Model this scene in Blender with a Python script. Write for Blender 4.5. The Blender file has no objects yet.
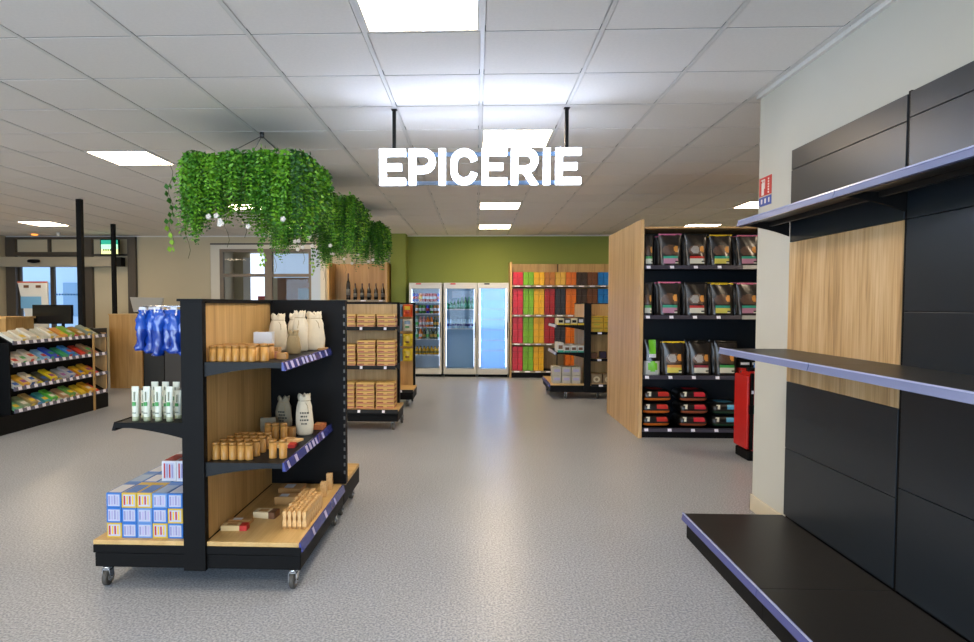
import bpy, bmesh, math, random
from mathutils import Vector, Euler, Matrix
random.seed(7)
COL = bpy.context.scene.collection
PI = math.pi

# ------------------------------------------------------------------ materials
def lin(h):
    h = h.lstrip('#')
    out = []
    for i in (0, 2, 4):
        c = int(h[i:i+2], 16) / 255
        out.append(c / 12.92 if c <= .04045 else ((c + .055) / 1.055) ** 2.4)
    return (*out, 1)
_M = {}
def mat(name, col, rough=.5, metal=0, emit=0, trans=0, coat=0, var=0, scale=30, spec=.5, alpha=1):
    if name in _M: return _M[name]
    m = bpy.data.materials.new(name); m.use_nodes = True
    nt = m.node_tree; b = nt.nodes['Principled BSDF']
    c = lin(col) if isinstance(col, str) else col
    b.inputs['Base Color'].default_value = c
    b.inputs['Roughness'].default_value = rough
    b.inputs['Metallic'].default_value = metal
    b.inputs['Specular IOR Level'].default_value = spec
    b.inputs['Coat Weight'].default_value = coat
    b.inputs['Transmission Weight'].default_value = trans
    b.inputs['Alpha'].default_value = alpha
    if emit:
        b.inputs['Emission Color'].default_value = c
        b.inputs['Emission Strength'].default_value = emit
    if var:
        tc = nt.nodes.new('ShaderNodeTexCoord'); n = nt.nodes.new('ShaderNodeTexNoise')
        n.inputs['Scale'].default_value = scale; n.inputs['Detail'].default_value = 4
        mx = nt.nodes.new('ShaderNodeMix'); mx.data_type = 'RGBA'
        mx.inputs[6].default_value = (c[0]*(1-var), c[1]*(1-var), c[2]*(1-var), 1)
        mx.inputs[7].default_value = (min(1, c[0]*(1+var)), min(1, c[1]*(1+var)), min(1, c[2]*(1+var)), 1)
        nt.links.new(tc.outputs['Object'], n.inputs['Vector'])
        nt.links.new(n.outputs['Fac'], mx.inputs[0]); nt.links.new(mx.outputs[2], b.inputs['Base Color'])
    _M[name] = m
    return m

def wood(name, c1, c2, c3, axis='Z', rough=.45, scale=1.0):
    if name in _M: return _M[name]
    m = bpy.data.materials.new(name); m.use_nodes = True
    nt = m.node_tree; b = nt.nodes['Principled BSDF']; L = nt.links
    tc = nt.nodes.new('ShaderNodeTexCoord'); mp = nt.nodes.new('ShaderNodeMapping')
    s = {'X': (.6, 9, 9), 'Y': (9, .6, 9), 'Z': (9, 9, .6)}[axis]
    mp.inputs['Scale'].default_value = [k * scale for k in s]
    n = nt.nodes.new('ShaderNodeTexNoise'); n.inputs['Scale'].default_value = 1.6; n.inputs['Detail'].default_value = 6
    n.inputs['Distortion'].default_value = .6
    mp2 = nt.nodes.new('ShaderNodeMapping'); mp2.inputs['Scale'].default_value = [k * 9 * scale if k > 1 else k * 3 for k in s]
    n.inputs['Distortion'].default_value = 1.6 if name == 'oak_rustic' else .6
    n2 = nt.nodes.new('ShaderNodeTexNoise'); n2.inputs['Scale'].default_value = 2.2; n2.inputs['Detail'].default_value = 3
    r = nt.nodes.new('ShaderNodeValToRGB')
    r.color_ramp.elements[0].position = .32; r.color_ramp.elements[0].color = lin(c1)
    r.color_ramp.elements[1].position = .68; r.color_ramp.elements[1].color = lin(c3)
    e = r.color_ramp.elements.new(.5); e.color = lin(c2)
    mx = nt.nodes.new('ShaderNodeMix'); mx.data_type = 'FLOAT'; mx.inputs[0].default_value = .38
    L.new(tc.outputs['Object'], mp.inputs['Vector']); L.new(mp.outputs[0], n.inputs['Vector'])
    L.new(tc.outputs['Object'], mp2.inputs['Vector']); L.new(mp2.outputs[0], n2.inputs['Vector'])
    L.new(n.outputs['Fac'], mx.inputs[2]); L.new(n2.outputs['Fac'], mx.inputs[3])
    L.new(mx.outputs[0], r.inputs['Fac']); L.new(r.outputs[0], b.inputs['Base Color'])
    b.inputs['Roughness'].default_value = rough
    _M[name] = m
    return m

def floor_mat():
    m = bpy.data.materials.new('speckled_vinyl'); m.use_nodes = True
    nt = m.node_tree; b = nt.nodes['Principled BSDF']; L = nt.links
    tc = nt.nodes.new('ShaderNodeTexCoord')
    n = nt.nodes.new('ShaderNodeTexNoise'); n.inputs['Scale'].default_value = 95; n.inputs['Detail'].default_value = 3
    r = nt.nodes.new('ShaderNodeValToRGB')
    r.color_ramp.elements[0].position = .36; r.color_ramp.elements[0].color = lin('#828893')
    r.color_ramp.elements[1].position = .66; r.color_ramp.elements[1].color = lin('#bfc4cb')
    e = r.color_ramp.elements.new(.5); e.color = lin('#a2a7af')
    n3 = nt.nodes.new('ShaderNodeTexNoise'); n3.inputs['Scale'].default_value = 1.7; n3.inputs['Detail'].default_value = 4
    mx = nt.nodes.new('ShaderNodeMix'); mx.data_type = 'RGBA'; mx.blend_type = 'MULTIPLY'; mx.inputs[0].default_value = 1
    r3 = nt.nodes.new('ShaderNodeValToRGB')
    r3.color_ramp.elements[0].position = .3; r3.color_ramp.elements[0].color = (.93, .93, .93, 1)
    r3.color_ramp.elements[1].position = .7; r3.color_ramp.elements[1].color = (1, 1, 1, 1)
    rr = nt.nodes.new('ShaderNodeMapRange'); rr.inputs[3].default_value = .30; rr.inputs[4].default_value = .33
    bp = nt.nodes.new('ShaderNodeBump'); bp.inputs['Strength'].default_value = .06
    L.new(tc.outputs['Object'], n.inputs['Vector']); L.new(tc.outputs['Object'], n3.inputs['Vector'])
    L.new(n.outputs['Fac'], r.inputs['Fac']); L.new(n3.outputs['Fac'], r3.inputs['Fac'])
    L.new(r.outputs[0], mx.inputs[6]); L.new(r3.outputs[0], mx.inputs[7]); L.new(mx.outputs[2], b.inputs['Base Color'])
    L.new(n3.outputs['Fac'], rr.inputs[0]); L.new(rr.outputs[0], b.inputs['Roughness'])
    L.new(n.outputs['Fac'], bp.inputs['Height']); L.new(bp.outputs[0], b.inputs['Normal'])
    return m

oak = wood('oak_vertical', '#a27a42', '#c59d60', '#dab57a', scale=.8)
oak_y = wood('oak_deck', '#b98f55', '#cfa869', '#dcb97e', 'Y')
oak_x = wood('oak_deck_x', '#b98f55', '#cfa869', '#dcb97e', 'X')
oak_knot = wood('oak_rustic', '#8f6c42', '#c6a170', '#dcbf92', scale=.6)
oak_pale = wood('oak_pale', '#a98353', '#c69f6c', '#d6b685', scale=.8)
bamboo = wood('bamboo', '#a67234', '#bb8742', '#c99952', rough=.4, scale=4)
beech = wood('beech', '#c89a5c', '#dcb277', '#e7c48e', 'Y', scale=4)
kraft = mat('kraft_card', '#b98c54', .8, var=.08, scale=80)
black = mat('black_metal', '#090808', .55, var=.1, scale=6, spec=.16)
panelm = mat('charcoal_panel', '#1a222a', .34, var=.12, scale=5, spec=.45)
decky = mat('black_deck', '#201f1e', .4, var=.1, scale=8)
dgrey = mat('dark_grey_shelf', '#17191b', .5, spec=.25)
railb = mat('price_rail_blue', '#353e8c', .25, coat=.3)
railp = mat('price_rail_periwinkle', '#7a84ae', .25, coat=.4)
railg = mat('price_rail_grey', '#5d5c6c', .3)
tagw = mat('price_tag_white', '#e9e6f2', .5)
chrome = mat('chrome', '#c9ccd0', .2, 1)
rubber = mat('grey_rubber', '#4a4640', .6)
white = mat('white_paint', '#e8e6e0', .5)
offw = mat('off_white_plastic', '#cfcabb', .4)
cotton = mat('cotton_cloth', '#e2d6bd', .9, var=.08, scale=40)
greycloth = mat('grey_cloth', '#9c9078', .95, var=.1, scale=40)
hemp = mat('hemp_cloth', '#a38d66', .95, var=.12, scale=50)
printm = mat('dark_print', '#4b463c', .8)
redm = mat('bright_red', '#c8211c', .35)
bluep = mat('blue_print', '#2a6fc0', .4)
whitep = mat('white_print', '#d2d4da', .45)
yellowp = mat('yellow_print', '#e8c21c', .45)
pinkp = mat('pink_print', '#d66a8c', .45)
greenp = mat('green_print', '#3f9a4a', .45)
tealp = mat('teal_print', '#2f9c80', .45)
orangep = mat('orange_print', '#e07a1e', .45)
lilacp = mat('lilac_print', '#a9a3c6', .5)
brownp = mat('brown_print', '#6b4426', .5)
redp = mat('red_print', '#b8281f', .4)
screenm = mat('monitor_screen', '#0c0f10', .15)

# ------------------------------------------------------------------ mesh builder
WORLD = {}
class MB:
    def __init__(s): s.v, s.f, s.m, s.sm = [], [], [], []
    def add(s, vs, fs, m, smooth=False):
        n = len(s.v); s.v += [tuple(p) for p in vs]
        for f in fs:
            s.f.append([i + n for i in f]); s.m.append(m); s.sm.append(smooth)
        return s
    def box(s, x0, x1, y0, y1, z0, z1, m):
        return s.add([(x0,y0,z0),(x1,y0,z0),(x1,y1,z0),(x0,y1,z0),(x0,y0,z1),(x1,y0,z1),(x1,y1,z1),(x0,y1,z1)],
              [(0,3,2,1),(4,5,6,7),(0,1,5,4),(1,2,6,5),(2,3,7,6),(3,0,4,7)], m)
    def prism(s, poly, axis, a, b, m, smooth=False):
        def p3(p, t):
            return {'y': (p[0], t, p[1]), 'x': (t, p[0], p[1]), 'z': (p[0], p[1], t)}[axis]
        n = len(poly)
        vs = [p3(p, a) for p in poly] + [p3(p, b) for p in poly]
        s.add(vs, [tuple(range(n)), tuple(range(2*n-1, n-1, -1))], m)
        k = len(s.v) - 2*n
        for i in range(n):
            j = (i+1) % n
            s.f.append([k+i, k+j, k+n+j, k+n+i]); s.m.append(m); s.sm.append(smooth)
        return s
    def lathe(s, prof, c=(0,0,0), n=16, m=None, ms=None, axis='z', sx=1, sy=1):
        k = len(s.v)
        for r, z in prof:
            for i in range(n):
                a = 2*PI*i/n; x, y = r*math.cos(a)*sx, r*math.sin(a)*sy
                q = {'z': (x, y, z), 'x': (z, x, y), 'y': (x, z, y)}[axis]
                s.v.append((q[0]+c[0], q[1]+c[1], q[2]+c[2]))
        for j in range(len(prof)-1):
            for i in range(n):
                i2 = (i+1) % n
                s.f.append([k+j*n+i, k+j*n+i2, k+(j+1)*n+i2, k+(j+1)*n+i])
                s.m.append(ms[j] if ms else m); s.sm.append(True)
        s.f.append([k+i for i in range(n)][::-1]); s.m.append(ms[0] if ms else m); s.sm.append(False)
        s.f.append([k+(len(prof)-1)*n+i for i in range(n)]); s.m.append(ms[-1] if ms else m); s.sm.append(False)
        return s
    def cyl(s, c, r, h, m, axis='z', n=16):
        return s.lathe([(r, 0), (r, h)], c, n, m, axis=axis)
    def tube(s, pts, r, m, n=8):
        pts = [Vector(p) for p in pts]; k = len(s.v); N = len(pts)
        for i, p in enumerate(pts):
            d = (pts[min(i+1, N-1)] - pts[max(i-1, 0)]).normalized()
            u = d.orthogonal().normalized() if i == 0 else (u - d*u.dot(d)).normalized()
            w = d.cross(u)
            for j in range(n):
                a = 2*PI*j/n; q = p + (u*math.cos(a) + w*math.sin(a))*r; s.v.append(tuple(q))
        for i in range(N-1):
            for j in range(n):
                j2 = (j+1) % n
                s.f.append([k+i*n+j, k+i*n+j2, k+(i+1)*n+j2, k+(i+1)*n+j]); s.m.append(m); s.sm.append(True)
        s.f.append([k+j for j in range(n)][::-1]); s.m.append(m); s.sm.append(False)
        s.f.append([k+(N-1)*n+j for j in range(n)]); s.m.append(m); s.sm.append(False)
        return s
    def build(s, name, parent=None, bevel=0, recalc=True):
        me = bpy.data.meshes.new(name)
        off = Vector(WORLD.get(parent.name, (0,0,0))) if parent else Vector((0,0,0))
        me.from_pydata([tuple(Vector(p)-off) for p in s.v], [], s.f)
        mats = []
        for x in s.m:
            if x not in mats: mats.append(x)
        for x in mats: me.materials.append(x)
        me.polygons.foreach_set('material_index', [mats.index(x) for x in s.m])
        me.polygons.foreach_set('use_smooth', s.sm)
        if recalc:
            bm = bmesh.new(); bm.from_mesh(me); bmesh.ops.recalc_face_normals(bm, faces=bm.faces); bm.to_mesh(me); bm.free()
        me.update()
        o = bpy.data.objects.new(name, me); COL.objects.link(o)
        if parent: o.parent = parent; WORLD[o.name] = tuple(off)
        if bevel:
            bv = o.modifiers.new('bevel', 'BEVEL'); bv.width = bevel; bv.segments = 2; bv.limit_method = 'ANGLE'
        return o

def thing(name, label, cat, loc=(0,0,0), rz=0, group=None):
    o = bpy.data.objects.new(name, None); COL.objects.link(o)
    o.location = loc; o.rotation_euler = (0, 0, rz); o.empty_display_size = .1
    o['label'] = label; o['category'] = cat
    if group: o['group'] = group
    WORLD[o.name] = loc
    return o
def tag(o, label, cat, group=None):
    o['label'] = label; o['category'] = cat
    if group: o['group'] = group
    return o
def struct(name, mb, **k):
    o = mb.build(name, **k); o['kind'] = 'structure'; return o
def tree(o, parent=None):
    c = o.copy(); COL.objects.link(c); c.parent = parent
    for ch in list(o.children): tree(ch, c)
    return c
USED = set()
def place(proto, loc, rz=0, label=None, group=None, rx=0, ry=0, sc=None):
    """the first placement moves the prototype itself, later ones copy it and its parts"""
    if proto.name in USED: o = tree(proto)
    else: o = proto; USED.add(proto.name)
    o.location = loc; o.rotation_euler = (rx, ry, rz)
    if sc: o.scale = sc
    if label: o['label'] = label
    if group: o['group'] = group
    return o
ORD = ['first','second','third','fourth','fifth','sixth','seventh','eighth','ninth','tenth','eleventh','twelfth',
       'thirteenth','fourteenth','fifteenth','sixteenth','seventeenth','eighteenth','nineteenth','twentieth']

# ------------------------------------------------------------------ the room
CZ = 2.765
BW = 12.75
XL, XR, YB = -9.62, 6.2, -5.2
X0, Y0 = .03, 3.281
mbf = MB(); mbf.box(XL-.2, XR+.2, YB-.2, BW+3.2, -.1, 0, floor_mat()); struct('floor', mbf)

def paint(name, c, var=.03, rough=.8): return mat(name, c, rough, var=var, scale=3)
cream = paint('cream_paint', '#c3b79a')
pillarp = paint('pale_grey_paint', '#c6c5bb')
greenw = paint('olive_green_paint', '#8b9646')
ceilm = mat('ceiling_tile', '#efebe6', .9, var=.05, scale=60)
gridm = mat('ceiling_grid_metal', '#e2e0dc', .45)
alu = mat('brown_aluminium', '#4a4238', .45)

# light fittings on the grid: (column, row)
LIGHTS = [(-1,-1),(0,3),(0,9),(0,13),(-6,4),(-13,12),(6,9),(6,13),(-6,9),(-6,13),(-6,-1),(-1,-6),(-6,-6),(-13,4),(-13,8),(6,3),(-13,-1)]
LS = set(LIGHTS)
c = MB()
i0, i1 = math.floor((XL-X0)/.6), math.ceil((XR-X0)/.6)
k0, k1 = math.floor((YB-Y0)/.6), math.ceil((BW-Y0)/.6)
for i in range(i0, i1):
    for k in range(k0, k1):
        if (i, k) in LS: continue
        xa, xb = max(XL, X0+i*.6), min(XR, X0+i*.6+.6)
        ya, yb = max(YB, Y0+k*.6), min(BW, Y0+k*.6+.6)
        if xb-xa < .01 or yb-ya < .01: continue
        c.box(xa+.0155, xb-.0155, ya+.0075, yb-.0075, CZ+.002, CZ+.03, ceilm)
c.box(XL, XR, YB, BW, CZ+.1, CZ+.12, ceilm)
struct('ceiling', c)
g = MB()
for i in range(i0, i1+1):
    x = X0+i*.6
    if XL < x < XR: g.box(x-.012, x+.012, YB, BW, CZ-.001, CZ+.0019, gridm)
for k in range(k0, k1+1):
    y = Y0+k*.6
    if YB < y < BW: g.box(XL, XR, y-.0074, y+.0074, CZ+.006, CZ+.03, mat('groove_shade_grey', '#46423c', .7))  # cross bars coloured dark to paint the shadow line in the grooves
o = struct('trim_1', g); o['label'] = 'suspended ceiling grid'

# walls
b = MB()
b.box(XL, -9.42, BW, BW+.15, 0, CZ+.1, cream)
b.box(-7.9, -5.37, BW, BW+.15, 0, CZ+.1, cream)
b.box(-9.42, -7.9, BW, BW+.15, 2.38, CZ+.1, cream)
b.box(-5.37, -3.03, BW, BW+.15, 2.62, CZ+.1, cream)
b.box(-3.03, -1.72, BW, BW+.15, 0, CZ+.1, cream)
struct('wall_back', b)
b = MB(); b.box(-1.72, XR, BW, BW+.15, 0, CZ+.1, greenw); struct('wall_back_green', b)
b = MB(); b.box(-1.655, -1.37, 12.38, BW, 0, CZ, greenw); struct('wall_pier', b)
b = MB(); b.box(XL-.15, XL, YB, BW+.15, 0, CZ+.1, cream); struct('wall_left', b)
b = MB(); b.box(XR, XR+.15, YB, BW+.15, 0, CZ+.1, cream); struct('wall_right', b)
b = MB(); b.box(1.872, 2.3, YB, 4.32, 0, CZ+.005, pillarp); struct('wall_partition', b)
b = MB(); b.box(1.86, 1.872, 3.83, 4.332, 0, .11, mat('baseboard_paint', '#d8cdb6', .5))
b.box(1.86, 2.3, 4.32, 4.332, 0, .11, mat('baseboard_paint', '#d8cdb6', .5)); struct('baseboard_partition', b, bevel=.003)
b = MB(); b.box(1.85, 1.872, YB, 4.33, CZ-.022, CZ+.002, gridm); b.box(1.85, 2.3, 4.32, 4.34, CZ-.022, CZ+.002, gridm); struct('trim_2', b)
b = MB(); b.box(XL, XR, BW-.02, BW, CZ-.02, CZ+.002, gridm); struct('trim_3', b)
# front wall behind the camera with wide shop windows letting the daylight in
b = MB()
b.box(XL, XR, YB-.15, YB, 0, .35, cream); b.box(XL, XR, YB-.15, YB, 2.6, CZ+.1, cream)
wx = [-9.4, -6.4, -3.4, -.4, 1.8]
for x in wx: b.box(x-.1, x+.1, YB-.15, YB, .35, 2.6, cream)
b.box(1.8, XR, YB-.15, YB, .35, 2.6, cream); b.box(XL, -9.3, YB-.15, YB, .35, 2.6, cream)
struct('wall_front', b)

# ceiling lights
led = mat('led_diffuser', '#ffe6c4', .5, emit=14.5)
for (i, k) in LIGHTS:
    x, y = X0+i*.6, Y0+k*.6
    where = {(-1,-1): 'nearest one, at the top edge of the photo', (0,3): 'just behind the illuminated sign',
             (0,9): 'below the sign, nearer of the two', (0,13): 'in front of the green wall and fridges',
             (-6,4): 'left of the nearest hanging plants', (-13,12): 'over the entrance door',
             (6,9): 'right beside the partition wall', (6,13): 'above the pet food shelving'}.get((i,k))
    vis = where is not None
    t = thing('ceiling_light', 'square white LED ceiling panel ' + (where or 'outside the view'), 'ceiling light', (x+.3, y+.3, CZ))
    if not vis:
        t['label'] = 'square white LED ceiling panel out of view of the photo'; t['group'] = 'ceiling panels out of view'
    f = MB(); a, d = .012, .03
    for q in ((x+a, x+.6-a, y+a, y+d), (x+a, x+.6-a, y+.6-d, y+.6-a), (x+a, x+d, y+d, y+.6-d), (x+.6-d, x+.6-a, y+d, y+.6-d)):
        f.box(*q, CZ-.001, CZ+.03, white)
    f.box(x+a, x+.6-a, y+a, y+.6-a, CZ+.03, CZ+.04, white)
    f.build('frame', t)
    f = MB(); f.box(x+d, x+.6-d, y+d, y+.6-d, CZ+.002, CZ+.01, led); f.build('diffuser', t)

# ------------------------------------------------------------------ shared fixture pieces
def rail_x(mb, x, s, y0, y1, z1, h, m, tags=(), tilt=.012, tm=None):
    """price rail running along Y at x, facing direction s (-1 / +1)"""
    q = [(x, z1), (x+s*.006, z1), (x+s*(.006+tilt), z1-h), (x, z1-h)]
    mb.prism(q, 'y', y0, y1, m)
    for (ta, tb) in tags:
        e = s*.002
        p = [(x+s*.006+e, z1-.004), (x+s*.006+e+s*.001, z1-.004), (x+s*(.006+tilt)+e+s*.001, z1-h+.005), (x+s*(.006+tilt)+e, z1-h+.005)]
        mb.prism(p, 'y', ta, tb, tm or tagw)
def rail_y(mb, y, x0, x1, z1, h, m, tags=(), tilt=.012):
    q = [(y, z1), (y-.006, z1), (y-.006-tilt, z1-h), (y, z1-h)]
    mb.prism(q, 'x', x0, x1, m)
    for (ta, tb) in tags:
        p = [(y-.008, z1-.006), (y-.009, z1-.006), (y-.009-tilt, z1-h+.006), (y-.008-tilt, z1-h+.006)]
        mb.prism(p, 'x', ta, tb, tagw)
def bracket_x(mb, xs, s, L, y0, y1, z, deep, m):
    """curved shelf bracket in the XZ plane: xs = root, going out L in direction s"""
    pts = [(xs, z), (xs+s*L, z), (xs+s*L, z-.022)]
    for i in range(1, 9):
        t = i/9; pts.append((xs+s*L*(1-t), z-.022-(deep-.022)*(t**1.7)))
    pts.append((xs, z-deep))
    mb.prism(pts, 'y', y0, y1, m)
def bracket_y(mb, ys, L, x0, x1, z, deep, m):
    pts = [(ys, z), (ys-L, z), (ys-L, z-.022)]
    for i in range(1, 7):
        t = i/7; pts.append((ys-L*(1-t), z-.022-(deep-.022)*(t**1.7)))
    pts.append((ys, z-deep))
    mb.prism(pts, 'x', x0, x1, m)
def caster(parent, x, y, rot=0):
    f = MB()
    f.cyl((x, y, .085), .022, .012, chrome, n=14)
    f.box(x-.02, x-.016, y-.018, y+.018, .035, .086, chrome); f.box(x+.016, x+.02, y-.018, y+.018, .035, .086, chrome)
    f.box(x-.02, x+.02, y-.018, y+.018, .078, .088, chrome); f.cyl((x-.024, y, .04), .007, .048, chrome, 'x', 8)
    o = f.build('caster', parent)
    w = MB(); w.lathe([(.034, -.013), (.04, -.009), (.04, .009), (.034, .013)], (x, y, .04), 20, rubber, axis='x')
    w.lathe([(.02, -.0145), (.02, .0145)], (x, y, .04), 14, chrome, axis='x')
    w.build('wheel', o)
def slots(mb, x0, x1, y, z0, z1, m, step=.05):
    z = z0
    while z < z1: mb.box(x0, x1, y-.001, y, z, z+.022, m); z += step
slotm = mat('slot_steel', '#5c5a57', .5, .6)  # grey steel colour of the slot marks on the uprights

# ------------------------------------------------------------------ gondola 1 (near left, on casters)
G1 = thing('mobile_gondola', 'black double-sided mobile shelving unit with oak decks nearest the camera on casters', 'shelving unit', (-1.35, 3.5, 0))
XC = -1.35
def run_unit(T, xl, xr, y0, y1, xs0, xs1, rshelves, lshelves, rdepth, ldepth, railm, htop=1.41, rw=oak, lw=black, tagsf=None, tm=None, pdeck=oak_y):
    b = MB(); b.box(xl+.005, xr-.005, y0+.008, y1, .1, .168, black); b.box(xl, xr, y0, y1, .172, .212, black); b.box(xl+.01, xr-.01, y0+.014, y1, .16, .18, black)
    b.build('base', T, bevel=.003)
    d = MB(); d.box(xs1+.002, xr-.012, y0+.002, y1, .213, .235, pdeck); d.build('deck', T, bevel=.002)
    d = MB(); d.box(xl, xs0-.002, y0+.002, y1, .213, .235, pdeck); d.build('deck', T, bevel=.002)
    p = MB(); p.box(xs0, xs1, y0-.012, y0+.03, .095, htop-.012, black); p.box(xs0-.012, xs1+.006, y0-.022, y0+.03, htop-.012, htop, black)
    slots(p, xs1-.001, xs1+.0006, y0+.018, .3, 1.36, slotm)
    p.build('upright', T, bevel=.002)
    p = MB(); p.box(xs1-.02, xs1-.006, y0+.03, y1, .235, htop-.02, rw); p.build('back_panel', T)
    p = MB(); p.box(xs0+.006, xs0+.02, y0+.03, y1, .235, htop-.02, lw); p.build('back_panel', T)
    p = MB(); p.box(xs0-.006, xs1+.004, y0+.03, y1, htop-.02, htop, black); p.build('top_cap', T)
    for i, z in enumerate(rshelves):
        sh = MB(); sh.box(xs1, xs1+rdepth, y0+.006, y1-.004, z-.025, z, dgrey)
        bracket_x(sh, xs1, 1, rdepth, y0+.002, y0+.006, z+.002, .07, dgrey); bracket_x(sh, xs1, 1, rdepth, y1-.012, y1-.008, z+.002, .07, dgrey)
        s = sh.build('shelf', T)
        r = MB(); tg = tagsf(i) if tagsf else []
        rail_x(r, xs1+rdepth, 1, y0+.004, y1-.004, z+.004, .042, railm, tg, tm=tm); r.build('price_rail', s)
    for i, z in enumerate(lshelves):
        sh = MB(); sh.box(xs0-ldepth, xs0, y0+.006, y1-.004, z-.025, z, black)
        bracket_x(sh, xs0, -1, ldepth, y0+.002, y0+.006, z+.002, .075, black)
        s = sh.build('shelf', T)
        r = MB(); rail_x(r, xs0-ldepth, -1, y0+.004, y1-.004, z+.004, .042, black); r.build('price_rail', s)
def g1tags(i):
    ys = [(3.02,3.05),(3.10,3.14),(3.2,3.23),(3.3,3.34),(3.37,3.41),(3.46,3.5),(3.53,3.57),(3.68,3.71),(3.82,3.85)] if i == 0 else [(3.03,3.06),(3.16,3.2),(3.36,3.4),(3.43,3.47),(3.5,3.54),(3.57,3.6),(3.72,3.76)]
    return ys
run_unit(G1, -1.862, -.837, 2.985, 3.995, -1.406, -1.30, [1.105, .62], [.81], .375, .335, railb, tagsf=g1tags, tm=mat('tag_lilac', '#b9b6dc', .5))
r = MB(); rail_x(r, -.848, 1, 2.99, 3.99, .235, .045, railb, [(3.2,3.23),(3.46,3.5),(3.7,3.73)], tm=mat('tag_lilac', '#b9b6dc', .5)); r.build('price_rail', G1)
p = MB(); p.box(-1.865, -.826, 3.997, 4.05, .236, 1.41, black); slots(p, -.840, -.829, 3.9975, .3, 1.36, slotm)
p.box(-1.868, -.823, 3.993, 4.053, 1.398, 1.412, black); p.build('end_panel', G1, bevel=.002)
b = MB(); b.box(-1.87, -.84, 3.999, 4.53, .1, .212, black); b.build('end_base', G1, bevel=.003)
b = MB(); b.box(-1.87, -.84, 4.052, 4.525, .213, .236, oak_x); b.build('end_deck', G1)
for x, y in ((-1.81, 3.02), (-.885, 3.02), (-1.81, 3.93), (-.885, 3.9), (-.885, 4.1), (-1.8, 4.45), (-.885, 4.46)): caster(G1, x, y)
# product hooks on the left side
h = MB(); h.tube([(-1.406, 3.12, 1.375), (-1.67, 3.12, 1.372)], .004, chrome)
for x in (-1.66, -1.585, -1.50): h.box(x-.016, x+.016, 3.105, 3.108, 1.335, 1.37, whitep)
h.build('product_hook', G1)
h = MB(); h.tube([(-1.406, 3.42, 1.30), (-1.66, 3.42, 1.297)], .004, chrome); h.build('product_hook', G1)

# ---- products
def lathe_thing(name, label, cat, prof, ms, n=16, part=None):
    m = MB(); m.lathe(prof, (0,0,0), n, ms=ms); o = m.build(name); tag(o, label, cat); return o
def jar(name, cat, r, h, m1, m2):
    t = thing(name, '', cat)
    b = MB(); b.lathe([(r*.97, 0), (r, .003), (r, h*.82)], n=18, m=m1); b.build('body', t)
    l = MB(); l.lathe([(r*1.0, h*.825), (r*1.0, h*.985), (r*.94, h)], n=18, m=m2); l.build('lid', t)
    return t
bamb2 = wood('bamboo_dark', '#8f5f2a', '#a87636', '#bb8a48', rough=.4, scale=4)
J = jar('bamboo_jar', 'jar', .0192, .082, bamboo, bamb2)
def jars(xs, y, z, rowtxt, shelf, h=1):
    for i, x in enumerate(xs):
        place(J, (x+random.uniform(-.002,.002), y, z+.0005), random.random()*6, f'bamboo jar, {shelf} shelf, {rowtxt}, {ORD[i]} from the left', 'bamboo jars on the nearest unit', sc=(1,1,h))
X1 = [-1.280+.0385*i for i in range(7)]
jars(X1[:6], 3.05, 1.1055, 'front row', 'upper', .95); jars(X1[:7], 3.13, 1.1055, 'second row', 'upper', .95); jars(X1[:7], 3.21, 1.1055, 'third row', 'upper', .95)
jars([-1.075, -1.035], 3.07, 1.1055, 'in the taller pair right of the rows', 'upper', 1.05)
X2 = [-1.275+.041*i for i in range(5)]
jars(X2, 3.06, .6205, 'front row', 'middle', 1.05); jars([x+.005 for x in X2], 3.14, .6205, 'second row', 'middle', 1.05)
jars([x+.01 for x in X2], 3.22, .6205, 'third row', 'middle', 1.05); jars([x+.015 for x in X2], 3.3, .6205, 'fourth row', 'middle', 1.05)
jars([-1.005, -.955], 3.10, .6205, 'standing alone near the price rail', 'middle', 1.15)
jars([-1.16, -1.12, -1.075], 3.50, .6205, 'in the short back row of three', 'middle', 1.2)

def cloth_bag(name, label, m, w, h, dots=True, pm=None):
    t = thing(name, label, 'bag')
    b = MB(); n = 20; prof = [(.0, 0), (.42, .005), (.5, .05), (.52, .3), (.5, .55), (.45, .72), (.36, .84), (.33, .87), (.37, .93), (.36, 1.0), (.2, .97)]
    k = 0
    for r, z in prof:
        for i in range(n):
            a = 2*PI*i/n; wob = 1 + (.12 if z > .6 else .05)*math.sin(a*7+z*5) + .04*math.sin(3*a+z*9)
            b.v.append((r*w*wob*math.cos(a), r*w*.55*wob*math.sin(a), z*h + (.012*math.sin(a*5) if z > .9 else 0)))
    for j in range(len(prof)-1):
        for i in range(n):
            i2 = (i+1) % n; b.f.append([j*n+i, j*n+i2, (j+1)*n+i2, (j+1)*n+i]); b.m.append(m); b.sm.append(True)
    b.build('sack', t)
    c = MB(); c.lathe([(.35*w, h*.855), (.362*w, h*.862), (.35*w, h*.87)], n=16, m=hemp if m is not hemp else printm, sy=.6)
    c.tube([(0, -.145*w, h*.86), (.02, -.18*w-.01, h*.74), (.025, -.30*w-.012, h*.6)], .0018, hemp, 6); c.build('drawstring', t)
    if pm:
        p = MB()
        for r, (za, wd) in enumerate(((.55, .5), (.46, .42), (.37, .5), (.28, .34))):
            x = -wd*w/2
            while x < wd*w/2 - .004:
                l = random.uniform(.006, .014); yy = -.5*w*.55*math.sqrt(max(.01, 1-(x/(.52*w))**2))-.0052
                p.box(x, x+l, yy, yy+.0035, za*h, za*h+.009, pm); x += l+.004
        p.build('print', t)
    return t
BG = cloth_bag('drawstring_bag', 'x', cotton, .095, .235, pm=printm)
BG2 = cloth_bag('drawstring_bag', 'x', cotton, .108, .215)
BG3 = cloth_bag('drawstring_bag', 'x', greycloth, .098, .20, pm=printm)
BG4 = cloth_bag('drawstring_bag', 'x', hemp, .075, .125)
def px(u, y): return (u-475.8)*y/635.4 - .009*0
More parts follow.
